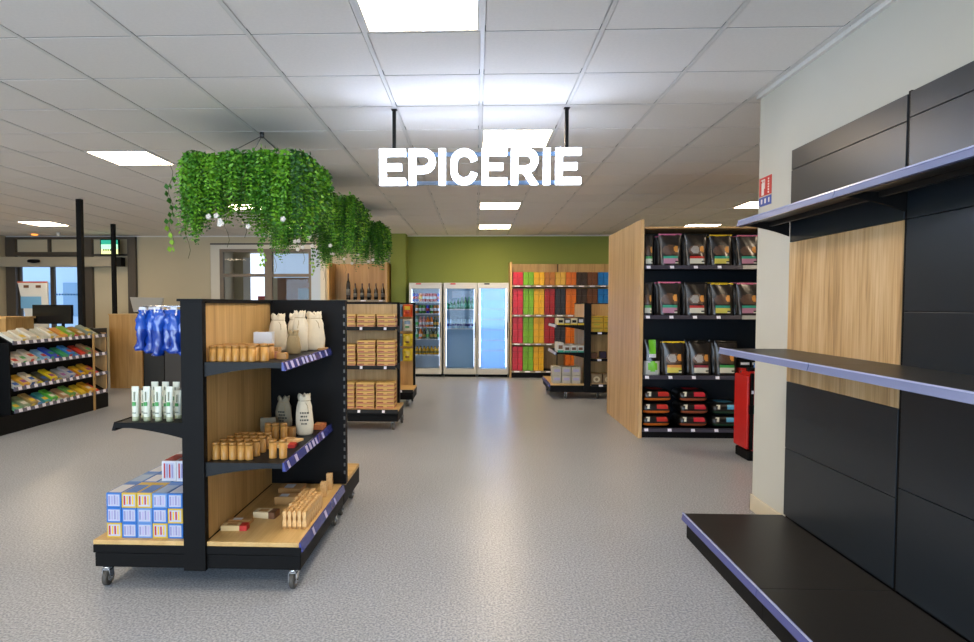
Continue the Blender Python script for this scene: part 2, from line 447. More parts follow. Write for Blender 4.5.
place(BG, (-1.0, 3.66, .6205), .2, 'white cotton drawstring bag with dark writing on the middle shelf'); 
place(BG3, (-1.165, 3.80, .6205), -.1, 'grey cloth drawstring bag with dark print behind the bamboo jars, middle shelf')
place(BG2, (-1.175, 3.74, 1.1055), .1, 'white cotton bag, leftmost of four on the upper shelf', 'white cotton bags on the upper shelf')
place(BG2, (-1.105, 3.86, 1.1055), .8, 'white cotton bag, second from left of four on the upper shelf', 'white cotton bags on the upper shelf')
place(BG2, (-1.045, 3.74, 1.1055), -.5, 'white cotton bag, third from left of four on the upper shelf', 'white cotton bags on the upper shelf', sc=(1,1,1.08))
place(BG2, (-.987, 3.85, 1.1055), .3, 'white cotton bag, rightmost of four on the upper shelf', 'white cotton bags on the upper shelf', sc=(1.1,1,1.05))
place(BG4, (-1.02, 3.52, 1.1055), 0, 'small brown hemp bag in front of the white cotton bags')

def carton(name, label, cat, w, d, h, faces, bev=.001):
    """faces: dict of mb painting callbacks; origin at the bottom centre"""
    b = MB(); b.box(-w/2, w/2, -d/2, d/2, 0, h, faces)
    o = b.build(name, bevel=bev); tag(o, label, cat); return o
def kraft_box(loc, dims, label, rz=0, m=kraft, endm=None):
    t = thing('cardboard_box', label, 'box')
    w, d, h = dims
    b = MB(); b.box(-w/2, w/2, -d/2, d/2, 0, h, m); b.build('body', t, bevel=.001)
    if endm:
        e = MB(); e.box(w*.22, w/2+.0008, -d/2-.0008, d/2+.0008, -.0 , h+.0008, endm); e.build('sleeve', t)
    l = MB(); l.box(-w*.3, w*.1, -d*.3, d*.3, h+.0002, h+.0009, whitep if m is kraft else kraft); l.build('top_label', t)
    t.location = loc; t.rotation_euler = (0, 0, rz); return t
kraft_box((-1.18, 3.50, 1.106), (.1, .07, .125), 'white card box with dark stripes behind the upper jars', .1, whitep)
kraft_box((-1.08, 3.34, 1.106), (.075, .06, .05), 'small kraft box among the jars in the middle of the upper shelf', 0)
kraft_box((-1.04, 3.24, 1.106), (.032, .03, .035), 'tiny pinkish box at the upper shelf front', 0, mat('dusty_pink_card', '#b9806a', .7))
kraft_box((-.985, 3.2, 1.106), (.05, .04, .032), 'low round-edged kraft box beside the upper price rail', 0, bamboo)
kraft_box((-.95, 3.88, 1.106), (.06, .1, .012), 'flat kraft packet at the far end of the upper shelf', 0)
kraft_box((-1.215, 3.66, .621), (.085, .03, .10), 'grey card standing behind the middle shelf jars', .25, mat('grey_card', '#8f8671', .8))
kraft_box((-1.03, 3.36, .621), (.13, .1, .015), 'flat cream packet lying in the middle of the middle shelf', .1, mat('cream_card', '#dcc08a', .8), redp)
kraft_box((-1.0, 3.42, .6375), (.1, .06, .012), 'thin wooden comb packet on the flat cream packet', -.3, beech)
kraft_box((-1.06, 3.58, .621), (.05, .05, .06), 'small brown box between jars and white bag, middle shelf', 0, bamb2)
kraft_box((-.96, 3.86, .621), (.06, .1, .03), 'small orange-brown box at the far end of the middle shelf', 0, mat('orange_brown_card', '#b5683a', .7))
kraft_box((-1.225, 3.16, .2355), (.13, .05, .026), 'flat cream box with red end at the near left of the lower deck', .05, mat('cream_card', '#dcc08a', .8), redp)
kraft_box((-1.235, 3.26, .2355), (.12, .05, .02), 'thin kraft box behind the red-ended flat box, lower deck', .0, kraft)
kraft_box((-1.13, 3.36, .2355), (.12, .07, .034), 'flat pale box with brown end in the middle of the lower deck', -.1, mat('pale_card', '#d8c39a', .8), brownp)
kraft_box((-1.09, 3.60, .2355), (.12, .08, .045), 'kraft box behind the wooden brush pile, left one', 0)
kraft_box((-.99, 3.70, .2355), (.075, .08, .045), 'kraft box behind the wooden brush pile, right one', 0, beech)
kraft_box((-1.12, 3.82, .2355), (.14, .12, .035), 'wide flat kraft box farther back on the lower deck', 0)
kraft_box((-.905, 3.73, .2355), (.035, .03, .09), 'upright narrow wooden block, nearer one by the lower price rail', 0, beech)
kraft_box((-.905, 3.88, .2355), (.035, .03, .10), 'upright narrow wooden block, farthest by the lower price rail', 0, beech)
# wooden brushes standing in a pile
bt = thing('wooden_brush', 'x', 'brush')
b = MB(); pts = []
for i in range(13):
    t_ = i/12; pts.append((-.007-.003*math.sin(t_*PI*2), .085*t_))
poly = [(-.008, 0), (.008, 0), (.009, .03), (.0055, .05), (.009, .072), (.006, .085), (-.006, .085), (-.009, .072), (-.0055, .05), (-.009, .03)]
b.prism(poly, 'y', -.011, .011, beech); b.build('handle', bt, bevel=.002)
b = MB(); b.box(-.0075, .0075, -.0112, .0112, .001, .012, bamb2); b.build('bristles', bt)
for r in range(10):
    for q in range(5):
        place(bt, (-.975+.0255*q, 3.19+.036*r, .2355), 0, f'small wooden brush in the pile, {ORD[r]} row from the front, {ORD[q]} from left', 'wooden brushes on the lower deck', sc=(1.3, 1.35, 1.05+.1*random.random()))

# white tubes and bottles on the left shelf
tb = thing('cosmetic_tube', 'x', 'tube')
b = MB(); n = 16; hh = .135
for j, (z, rx, ry) in enumerate(((.016,.016,.016),(.06,.0175,.013),(.11,.0185,.007),(hh,.019,.0015))):
    for i in range(n):
        a = 2*PI*i/n; b.v.append((rx*math.cos(a), ry*math.sin(a), z))
for j in range(3):
    for i in range(n):
        i2 = (i+1) % n; b.f.append([j*n+i, j*n+i2, (j+1)*n+i2, (j+1)*n+i]); b.m.append(mat('tube_white', '#d9dccb', .35)); b.sm.append(True)
b.build('body', tb)
b = MB(); b.cyl((0,0,0), .0165, .017, mat('cap_green_grey', '#aab08e', .4)); b.build('cap', tb)
b = MB(); b.box(-.008, .008, -.0175, -.0168+.004, .06, .075, greenp); b.box(-.009, .009, -.0175, -.014, .03, .034, mat('print_grey', '#7f8a78', .6)); b.box(-.002, .002, -.0150, -.012, .08, .115, mat('print_grey', '#7f8a78', .6)); b.build('print', tb)
for r, yy in enumerate((3.05, 3.12, 3.24, 3.34)):
    for q in range(4):
        place(tb, (-1.672+.057*q+.008*(r % 2), yy, .8105), 0, f'white tube with green mark, left shelf, {ORD[r]} row, {ORD[q]} from the left', 'white tubes on the left shelf', sc=(1,1,1.26 if r % 2 == 0 else 1.05))
pb = thing('pump_bottle', 'x', 'bottle')
b = MB(); b.lathe([(.018,0),(.019,.004),(.019,.065),(.012,.078),(.008,.082)], n=16, m=mat('bottle_cream', '#cfc39a', .35)); b.build('body', pb)
b = MB(); b.cyl((0,0,.082), .009, .012, whitep); b.cyl((0,0,.094), .003, .012, whitep); b.box(-.006, .006, -.02, .006, .104, .112, whitep); b.build('pump', pb)
b = MB(); b.lathe([(.0193,.02),(.0193,.05)], n=16, m=mat('label_sage', '#9aa86c', .6)); b.build('label', pb)
for r, yy in enumerate((3.17, 3.29, 3.42)):
    for q in range(1 if r < 2 else 2):
        place(pb, (-1.43-.045*q, yy, .8105), 0, f'cream pump bottle with white cap, left shelf, {ORD[r]} row, {ORD[q]} from the left', 'pump bottles on the left shelf')

# boxes on the left deck
def printed_box(name, w, d, h, base, top, bars, rnd):
    t = thing(name, 'x', 'box')
    b = MB(); b.box(-w/2, w/2, -d/2, d/2, 0, h, base); b.build('carton', t, bevel=.001)
    p = MB()
    p.box(-w/2+.008, w/2-.008, -d/2-.0007, -d/2-.0002, .008, h-.008, mat('box_face_lilac', '#b9bdd0', .5))
    for i in range(4):
        x = -w/2+.011+i*(w-.02)/4
        p.box(x, x+(w-.02)/4*.55, -d/2-.0014, -d/2-.0007, .014+.004*rnd.random(), h-.012-.006*rnd.random(), bars[i % len(bars)])
    p.box(-w/2+.006, w/2-.006, -d/2+.012, d/2-.05, h+.0002, h+.0008, top)
    p.box(-w/2-.0007, -w/2-.0002, -d/2+.01, d/2-.01, .01, h-.01, mat('pale_blue_print', '#9db4cf', .5))
    p.build('print', t)
    return t
rn = random.Random(3)
lil = mat('lilac_bar', '#8f8cb8', .5)
KB = [printed_box('printed_box', .0745, .19, .0735, bluep, whitep, [lil, lilacp], rn),
      printed_box('printed_box', .0745, .19, .0735, mat('box_gold', '#cfae3c', .5), bluep, [redp, yellowp], rn),
      printed_box('printed_box', .0745, .19, .0735, mat('box_blue_pale', '#5f8cc8', .5), mat('pale_blue_print', '#9db4cf', .5), [lil, mat('pale_violet', '#b6a9cc', .5)], rn)]
KN = ['blue and white', 'yellow and red striped', 'pale blue']
patt = [[0, 1, 1, 2, 0], [0, 0, 2, 0, 1], [1, 0, 2, 1, 0]]
for r in range(4):
    for lv in range(3):
        for q in range(5):
            if r and lv < 2 and q: continue
            kk = patt[2-lv][q] if r == 0 else (0, 2, 0, 2)[(r+q) % 4]
            kk = kk if r or True else 0
            place(KB[kk], (-1.774+.0765*q, 3.115+.194*r, .2355+.0745*lv), 0,
                  f'{KN[kk]} small box, {["bottom","middle","top"][lv]} layer, {ORD[r]} row back, {ORD[q]} from the left', 'small boxes stacked on the lower left deck')
# hidden boxes that carry the upper layers
for r in range(1, 4):
    for lv in range(2):
        for q in range(1, 5):
            place(KB[0], (-1.774+.0765*q, 3.115+.194*r, .2355+.0745*lv), 0, 'small box hidden inside the stack on the lower left deck', 'hidden boxes of the stack')
RB = printed_box('red_white_box', .075, .2, .105, whitep, redp, [redp, lil], rn)
RB['label'] = 'x'
BB = printed_box('blue_yellow_box', .075, .2, .105, bluep, mat('box_cream', '#d8d0c0', .5), [bluep, yellowp], rn)
for i in range(2):
    place(RB, (-1.60+.078*i, 3.33, .4605), 0, f'red and white box lying on the stack of small boxes, {["left","right"][i]} one', 'red and white boxes')
place(BB, (-1.444, 3.33, .4605), 0, 'blue and yellow box against the black upright, on the stack of small boxes')
for i in range(2):
    place(RB, (-1.60+.078*i, 3.54, .4605), 0, f'red and white box behind the front pair on the stack, {["left","right"][i]} one', 'red and white boxes')

# blue plastic bags hanging from the hook
bluebag = mat('blue_plastic_film', '#123a96', .22, coat=.5)
bluebag2 = mat('blue_plastic_film_highlight', '#1f52b4', .2, coat=.5)  # lighter blue for the upper rings, highlights put into the colour
bgt = thing('blue_bag', 'x', 'bag')
b = MB(); n = 16
prof = [(0,-.188,.6),(.017,-.186,.7),(.021,-.172,.8),(.015,-.15,.8),(.017,-.13,.7),(.018,-.10,.8),(.020,-.075,.9),(.020,-.05,.9),(.023,-.03,1),(.024,-.01,1),(.021,.0,.9),(.015,.01,.6),(.019,.02,.5),(.0,.022,.5)]
for r, z, s in prof:
    for i in range(n):
        a = 2*PI*i/n; w = 1+.24*math.sin(a*3+z*55)+.14*math.sin(a*7-z*90)
        b.v.append((r*w*math.cos(a)+.012*(z/.185), r*1.3*w*math.sin(a), z))
for j in range(len(prof)-1):
    for i in range(n):
        i2 = (i+1) % n; b.f.append([j*n+i, j*n+i2, (j+1)*n+i2, (j+1)*n+i]); b.m.append(bluebag if j < 6 else bluebag2); b.sm.append(True)
b.build('film', bgt)
b = MB(); b.box(-.015, .015, -.004, -.002, .022, .034, whitep); b.build('header_card', bgt)
for i in range(6):
    place(bgt, (-1.662+.041*i, 3.12+.012*(i % 2), 1.335), .5*i, f'blue plastic bag hanging on the hook, {ORD[i]} from the left', 'blue bags on the hook', sc=(1.25,1.25,.98+.07*(i % 3)))
pk = MB(); pk.box(-1.60, -1.42, 3.38, 3.41, 1.12, 1.29, mat('pink_white_pack', '#e0b9b4', .5)); o = pk.build('pink_packet', bevel=.01)
tag(o, 'pink and white packet hanging behind the blue bags', 'packet')

# ------------------------------------------------------------------ end unit facing the camera (wafer boxes)
def facing_unit(T, x0, x1, y0, y1, shelves, sdepth, railm, tags, back=oak, htop=1.41, decktop=.235, xpad=.04, tag_w=.03):
    b = MB(); b.box(x0-xpad+.004, x1+xpad-.004, y0+.006, y1, .1, .165, black); b.box(x0-xpad, x1+xpad, y0, y1, .17, .212, black); b.box(x0, x1, y0+.012, y1, .16, .18, black)
    b.build('base', T, bevel=.003)
    b = MB(); b.box(x0-xpad, x1+xpad, y0+.002, y1-.002, .213, .235, oak_x); b.build('deck', T)
    p = MB(); p.box(x0+.03, x1-.03, y1-.04, y1-.025, .236, htop-.02, back); p.build('back_panel', T)
    for xa, xb in ((x0, x0+.03), (x1-.03, x1)):
        p = MB(); p.box(xa, xb, y1-.06, y1, .236, htop, black); p.build('upright', T)
    p = MB(); p.box(x0, x1, y1-.06, y1, htop-.018, htop+.002, black); p.build('top_cap', T)
    for z in shelves:
        s = MB(); s.box(x0+.005, x1-.005, y1-.06-sdepth, y1-.06, z-.02, z, black)
        bracket_y(s, y1-.06, sdepth, x1-.005, x1-.001, z, .08, black); bracket_y(s, y1-.06, sdepth, x0+.001, x0+.005, z, .08, black)
        so = s.build('shelf', T)
        r = MB(); rail_y(r, y1-.061-sdepth, x0+.005, x1-.005, z+.003, .042, railm, [(t, t+tag_w) for t in tags]); r.build('price_rail', so)
    r = MB(); rail_y(r, y0+.001, x0-xpad+.002, x1+xpad-.002, .236, .04, railm, [(t, t+tag_w) for t in tags]); r.build('price_rail', T)
G2 = thing('mobile_gondola', 'black mobile shelving unit full of stacked yellow wafer boxes, behind the nearest unit', 'shelving unit', (-1.36, 7.1, 0))
facing_unit(G2, -1.87, -.885, 6.88, 7.42, [1.135, .70], .33, dgrey, [-1.29, -1.02])
for x, y in ((-.91, 6.95), (-1.82, 6.95), (-.86, 7.36), (-1.82, 7.36)): caster(G2, x, y)
wb = thing('wafer_box', 'x', 'box')
wy = mat('wafer_yellow', '#d9b266', .6); wr = mat('wafer_redbrown', '#9a4a30', .6)
b = MB(); b.box(-.1, .1, -.1, .1, 0, .044, wy); b.build('carton', wb, bevel=.001)
b = MB(); b.box(-.098, .098, -.1008, -.1002, .001, .012, mat('wafer_peach', '#cf9070', .6)); b.box(-.094, -.02, -.1012, -.1004, .012, .024, wr); b.box(.02, .094, -.1012, -.1004, .014, .022, wr)
b.box(.1002, .1008, -.098, .098, .004, .02, wr); b.build('print', wb)
for si, (z, rows) in enumerate(((1.1355, [3,3,3]), (.7005, [6,6,5]), (.2355, [6,6,6]))):
    for ci, x in enumerate((-1.0, -1.222, -1.445)):
        for rr in range(rows[ci]):
            yy = 7.14 if si < 2 else 7.06
            place(wb, (x+random.uniform(-.003,.003), yy+random.uniform(-.004,.004), z+.048*rr+.0003), random.uniform(-.01,.01),
                  f'yellow wafer box, {["top shelf","middle shelf","lowest deck"][si]}, {["right","middle","left"][ci]} column, {ORD[rr]} from the bottom', 'stacked yellow wafer boxes')

# ------------------------------------------------------------------ chips unit
G3 = thing('mobile_gondola', 'black mobile unit with hanging snack bags, in front of the drinks fridges', 'shelving unit', (-1.36, 8.8, 0))
facing_unit(G3, -1.87, -.86, 8.5, 9.05, [], .3, dgrey, [-1.29, -1.02], xpad=.02)
for x, y in ((-.92, 8.57), (-1.82, 8.57), (-.9, 9.0), (-1.82, 9.0)): caster(G3, x, y)
hk = MB()
for zz in (1.39, 1.19, .98, .77):
    for xx in (-.945, -1.085):
        hk.tube([(xx, 9.0, zz), (xx, 8.74, zz)], .003, chrome, 6)
hk.build('product_hook', G3)
def pillow(name, w, h, t, paint, nx=12, nz=14, flatb=False, fat=4, ms=None):
    """flexible bag standing in XZ, origin bottom centre; paint(u,v) -> material for the front"""
    b = MB(); N = nx+1
    def th(u, v):
        e = max(0., 1-abs(2*u-1)**3)**.5
        if flatb: g_ = min(1, (1-v)**.8*1.25)*(1 if v > 0 else 1)
        else: g_ = max(0., 1-abs(2*v-1)**fat)**.5
        return t/2*e*g_
    for side in (-1, 1):
        for j in range(nz+1):
            for i in range(N):
                u, v = i/nx, j/nz
                x = (u-.5)*w*(1-.03*math.sin(v*PI)); b.v.append((x, side*th(u, v)-(.004*math.sin(u*9+v*7) if 0 < u < 1 else 0), v*h))
    M_ = (nz+1)*N
    for side in (0, 1):
        for j in range(nz):
            for i in range(nx):
                q = [side*M_+j*N+i, side*M_+j*N+i+1, side*M_+(j+1)*N+i+1, side*M_+(j+1)*N+i]
                if side: q = q[::-1]
                b.f.append(q); b.m.append(paint((i+.5)/nx, (j+.5)/nz) if side == 0 else ms); b.sm.append(True)
    if flatb:
        for i in range(nx):
            b.f.append([i, M_+i, M_+i+1, i+1]); b.m.append(ms); b.sm.append(False)
    return b
def snack(name, c1, c2, c3):
    t = thing(name, 'x', 'snack bag')
    def pt(u, v): return c3 if (.25 < u < .75 and .25 < v < .45) else (c2 if v > .55 and .15 < u < .85 and v < .85 else c1)
    pillow('film', .12, .17, .05, pt, ms=c1).build('film', t); return t
chipor = mat('chip_orange', '#d9541c', .3, coat=.3); chipred = mat('chip_red', '#c2281a', .3, coat=.3)
chipblue = mat('chip_blue', '#7d9fc0', .3, coat=.3); chipyel = mat('chip_yellow', '#dcc32a', .3, coat=.3); chipw = mat('chip_white', '#cfcbbd', .3, coat=.3)
snk = [snack('snack_bag', chipor, yellowp, chipred), snack('snack_bag', chipred, chipor, whitep), snack('snack_bag', chipw, chipblue, greenp), snack('snack_bag', chipyel, chipyel, brownp), snack('snack_bag', chipblue, whitep, bluep)]
names = ['orange', 'red', 'white', 'yellow', 'pale blue']
for ci, x in enumerate((-.945, -1.085)):
    for ri, (zz, kk) in enumerate(zip((1.215, 1.015, .805, .60), ([1, 2, 3, 3], [4, 4, 4, 4])[ci])):
        for d in range(3):
            k2 = 0 if (ci == 0 and ri == 0 and d == 0) else kk
            place(snk[k2], (x, 8.76+.06*d, zz), 0, f'{names[k2]} hanging snack bag, {ORD[ri]} hook down, {["right","left"][ci]} side, {ORD[d]} from the front', 'hanging snack bags')

# ------------------------------------------------------------------ gondola right of the aisle
G4 = thing('mobile_gondola', 'black mobile corner unit with yellow boxes and cartons, before the coloured packs', 'shelving unit', (1.6, 9.8, 0))
xs0, xs1 = 1.6, 1.68
b = MB(); b.box(1.10, 1.66, 9.36, 10.38, .1, .2, black); b.box(1.66, 2.68, 9.33, 9.86, .1, .2, black); b.build('base', G4, bevel=.004)
b = MB(); b.box(1.10, 1.595, 9.362, 10.375, .201, .225, oak_y); b.box(1.685, 2.68, 9.335, 9.84, .201, .225, oak_x); b.build('deck', G4)
b = MB(); b.box(1.59, 1.685, 9.34, 9.40, .1, 1.41, black); b.build('upright', G4)
b = MB(); b.box(1.597, 1.61, 9.40, 10.36, .226, 1.40, oak_pale); b.build('back_panel', G4)
b = MB(); b.box(1.685, 2.66, 9.79, 9.81, .226, 1.40, oak); b.build('back_panel', G4)
b = MB(); b.box(1.59, 1.64, 9.4, 10.37, 1.40, 1.412, black); b.box(1.64, 2.67, 9.78, 9.84, 1.40, 1.412, black); b.build('top_cap', G4)
for z in (1.09, .685):
    s = MB(); s.box(1.19, 1.595, 9.37, 10.36, z-.02, z, black); bracket_x(s, 1.595, -1, .40, 9.366, 9.37, z, .08, black); so = s.build('shelf', G4)
    r = MB(); rail_x(r, 1.189, -1, 9.37, 10.36, z+.004, .045, railg, [(9.45+.12*i, 9.52+.12*i) for i in range(7)]); r.build('price_rail', so)
r = MB(); rail_x(r, 1.099, -1, 9.37, 10.37, .226, .05, railb, []); r.build('price_rail', G4)
for z, m_ in ((.985, black), (.59, oak_x)):
    s = MB(); s.box(1.69, 2.66, 9.41, 9.788, z-.02, z, m_); so = s.build('shelf', G4)
    r = MB(); rail_y(r, 9.409, 1.69, 2.66, z+.004, .04, black, [(1.79, 1.85), (2.1, 2.16)]); r.build('price_rail', so)
r = MB(); rail_y(r, 9.331, 1.69, 2.66, .226, .04, dgrey, [(1.8, 1.86), (2.1, 2.16)]); r.build('price_rail', G4)
for x, y in ((1.33, 9.42), (1.80, 9.42), (1.16, 10.3), (2.6, 9.42), (1.6, 10.3)): caster(G4, x, y)
yb = thing('yellow_box', 'x', 'box')
b = MB(); b.box(-.09, .09, -.12, .12, 0, .078, mat('box_yellow', '#dcae2c', .5)); b.build('carton', yb, bevel=.002)
b = MB(); b.box(-.08, .08, -.1207, -.1202, .052, .062, mat('olive_print', '#8a7a20', .5)); b.box(-.05, .04, -.1207, -.1202, .02, .042, mat('lime_print', '#b9b030', .5)); b.build('print', yb)
for r_ in range(3):
    for q in range(5):
        place(yb, (1.79+.187*q, 9.56, .9855+.079*r_), 0, f'yellow box on the corner unit, {ORD[r_]} layer from below, {ORD[q]} from the left', 'yellow boxes of the corner unit')
cb = thing('biscuit_carton', 'x', 'box')
b = MB(); b.box(-.075, .075, -.1, .1, 0, .14, mat('biscuit_brown', '#8a7558', .6)); b.build('carton', cb, bevel=.002)
b = MB()
b.lathe([(.045, -.1012), (.045, -.1004)], (0, 0, .065), 20, mat('biscuit_cream', '#cdbf9c', .6), axis='y', sx=1.1); b.lathe([(.022, -.1018), (.022, -.1012)], (0, 0, .065), 16, mat('biscuit_brown', '#8a7558', .6), axis='y'); b.build('print', cb)
for q in range(5): place(cb, (1.78+.17*q, 9.48, .2255), 0, f'brown carton with round cream biscuit picture, {ORD[q]} from the left on the deck', 'biscuit cartons')
for q in range(6):
    o = MB(); x = 1.76+.14*q; o.box(x-.045, x+.045, 9.5, 9.62, .5905, .67+.02*(q % 2), [brownp, mat('deep_purple', '#3b2c44', .5), black][q % 3]); o = o.build('dark_packet', bevel=.008)
    tag(o, f'dark packet on the middle shelf of the corner unit, {ORD[q]} from the left', 'packet', 'dark packets')
sb = [thing('small_carton', 'x', 'box') for _ in range(3)]
for t_, (m1, m2, m3) in zip(sb, ((mat('carton_cream', '#d6cba8', .6), black, yellowp), (mat('carton_black', '#3a322a', .6), whitep, yellowp), (mat('carton_white', '#d4d2cc', .6), brownp, tealp))):
    b = MB(); b.box(-.045, .045, -.05, .05, 0, .1, m1); b.build('carton', t_, bevel=.001)
    b = MB(); b.box(-.03, .03, -.0508, -.0503, .035, .075, m2); b.box(-.045, .045, -.0508, -.0503, .0, .022, m3); b.build('print', t_)
for q in range(4):
    for r_ in range(3):
        kk = (q % 2); place(sb[kk], (1.25+.098*q, 9.44+.12*r_, 1.0905), 0, f'{["cream","black"][kk]} carton, top left shelf of corner unit, {ORD[r_]} row, {ORD[q]} from left', 'top shelf cartons', sc=(1,1,.95 if q < 3 else 1.1))
        place(sb[2], (1.25+.098*q, 9.44+.12*r_, .6855), 0, f'white carton, middle left shelf of corner unit, {ORD[r_]} row, {ORD[q]} from left', 'middle shelf cartons', sc=(1,1,1 if q else 1.4))
wp = mat('paper_pack', '#b9b3a2', .7, var=.15, scale=30)
for q in range(3):
    for r_ in range(2):
        o = MB(); x = 1.20+.14*q; o.box(x-.065, x+.065, 9.40, 9.62, .2255+.125*r_, .345+.125*r_, wp); o.box(x-.04, x+.045, 9.3985, 9.3995, .27+.125*r_, .31+.125*r_, lilacp)
        o = o.build('paper_pack'); tag(o, f'pale paper pack on the corner unit deck, {["lower","upper"][r_]} layer, {ORD[q]} from left', 'pack', 'pale paper packs')

# ------------------------------------------------------------------ tall pet food shelving
T1 = thing('tall_shelving', 'tall black shelving with an oak end panel, full of pet food bags', 'shelving unit', (2.2, 7.3, 0))
b = MB(); b.box(1.69, 1.726, 6.62, 8.2, 0, 2.262, oak_pale); b.build('end_panel', T1, bevel=.002)
b = MB(); b.box(1.736, 3.74, 7.18, 7.24, .1, 2.18, panelm); b.build('back_panel', T1)
b = MB(); b.box(1.736, 3.74, 6.665, 7.9, 0, .072, black); b.box(1.736, 3.74, 6.65, 7.18, .073, .1, black); b.build('base', T1)
b = MB(); b.box(1.736, 3.74, 6.64, 7.24, 2.172, 2.19, oak_pale); b.build('top_board', T1)
sy = 6.66
for z in (1.79, 1.275, .65, .10):
    s = MB(); s.box(1.738, 2.735, sy, 7.178, z-.022, z, black); s.box(2.74, 3.738, sy, 7.178, z-.022, z, black); so = s.build('shelf', T1)
    r = MB(); rail_y(r, sy-.001, 1.738, 2.735, z+.005, .04, mat('rail_dark_lilac', '#3e3c48', .3), [(1.76, 1.8), (2.0, 2.04), (2.24, 2.28), (2.48, 2.52)])
    rail_y(r, sy-.001, 2.74, 3.738, z+.005, .04, mat('rail_pale', '#a6a49c', .3), []); r.build('price_rail', so)
for x in (3.72,):
    b = MB(); b.box(x, x+.02, 6.66, 7.18, .1, 2.17, black); b.build('side_panel', T1)
petd = mat('petfood_film_dark', '#241f1c', .3, coat=.15, var=.25, scale=14)
pet_mid = mat('petfood_kibble', '#5a4030', .4, coat=.4, var=.4, scale=60)
petfur = mat('petfood_animal_grey', '#a39d96', .5, var=.3, scale=60)
petora = mat('petfood_treat_orange', '#d8913c', .5)
petblk = mat('petfood_black', '#0f0e0d', .3, coat=.3)
labw = mat('petfood_label_white', '#d6d3c0', .5)
def petbag(l1, l2, zc, an, zw=.0, h=.34, w=.238):
    t = thing('pet_food_bag', 'x', 'pet food bag')
    def pt(u, v):
        if .16 < u < .84:
            if .16 < v < .24: return l2
            if .10 < v <= .16 and u > .66: return petblk
            if .06 < v <= .16: return l2 if u < .3 else (l2 if u < .66 else labw)
            if .24 <= v < .32: return l1
            if .32 <= v < .36: return petblk
        if ((u-.42)/.18)**2+((v-.50)/.13)**2 < 1: return an
        if ((u-.74)/.09)**2+((v-.52)/.10)**2 < 1: return petora
        if ((u-.5)/.38)**2+((v-.48)/.17)**2 < 1: return pet_mid
        return petd
    pillow('film', w, h, .11, pt, nx=22, nz=26, flatb=True, ms=petd).build('film', t)
    z = MB(); z.box(-w/2+.004, w/2-.004, -.008, .002, h-.018, h-.004, zc); z.build('zip_strip', t)
    s = MB(); s.box(-w/2+.002, -w/2+.006, -.012, .0, .03, h-.05, mat('clear_edge', '#5c5a56', .3)); s.build('side_seam', t)
    return t
PB = {'pink': petbag(tealp, mat('label_rose', '#b98098', .5), pinkp, pet_mid), 'red': petbag(redp, labw, petblk, petfur), 'yellow': petbag(tealp, mat('lemon', '#d4c85a', .5), yellowp, pet_mid),
      'orange': petbag(petora, mat('lemon', '#d4c85a', .5), yellowp, petfur), 'green': petbag(greenp, labw, petblk, pet_mid), 'maroon': petbag(mat('maroon', '#8a2434', .5), labw, petblk, petfur)}
def px7(u, y): return (u - 475.8) * y / 635.4
rows = [(1.7905, .335, 'top shelf', [('green', 640), ('pink', 665), ('red', 690), ('yellow', 714), ('pink', 740)]),
        (1.2755, .35, 'second shelf', [('green', 640), ('pink', 665), ('red', 691), ('yellow', 716), ('pink', 741)]),
        (.6505, .355, 'third shelf', [('orange', 670), ('maroon', 696), ('green', 721)])]
for z, hh, sn, items in rows:
    for i, (c_, u) in enumerate(items):
        x = px7(u, 6.76)+.012
        sxb = 1
        if x < 1.9: x = 1.80; sxb = .46
        for d in range(2):
            place(PB[c_], (x, 6.755+.15*d, z), random.uniform(-.05, .05), f'dark pet food bag with {c_} label, {sn}, {ORD[i]} from the left, {["front","back"][d]} row', 'pet food bags', sc=(sxb, 1, hh/.34*random.uniform(.97, 1.02)))
# tall green and white bag, small packs
gw = thing('pet_food_bag', 'slim white and lime green pet food bag beside the oak end panel, third shelf', 'pet food bag')
lime = mat('lime_green', '#6fbf2c', .35)
def pt(u, v):
    if v > .5: return lime if .25 < u < .75 and v > .62 else (whitep if (abs(u-.5) < .2 and v > .52) else petblk)
    if ((u-.5)/.3)**2+((v-.25)/.14)**2 < 1: return lime
    if v > .38: return petblk
    return mat('pack_grey_white', '#bdbfb8', .4)
pillow('film', .17, .37, .09, pt, nx=14, nz=20, flatb=True, ms=petblk).build('film', gw); gw.location = (1.852, 6.74, .6505)
for i in range(3):
    o = MB(); x = 2.80+.12*i; z0 = .6505
    for k in range(2):
        o.box(x-.05, x+.05, 6.70, 6.82, z0+.085*k, z0+.08+.085*k, [redp, petblk][k]); o.box(x-.045, x+.045, 6.698, 6.6995, z0+.085*k+.03, z0+.085*k+.055, [mat('teal_dark', '#2c6a64', .4), whitep][k])
    o = o.build('small_tin_stack', bevel=.004); tag(o, f'small stacked red and black pack right on the third shelf, {ORD[i]} from the left', 'pack', 'small packs on the third shelf')
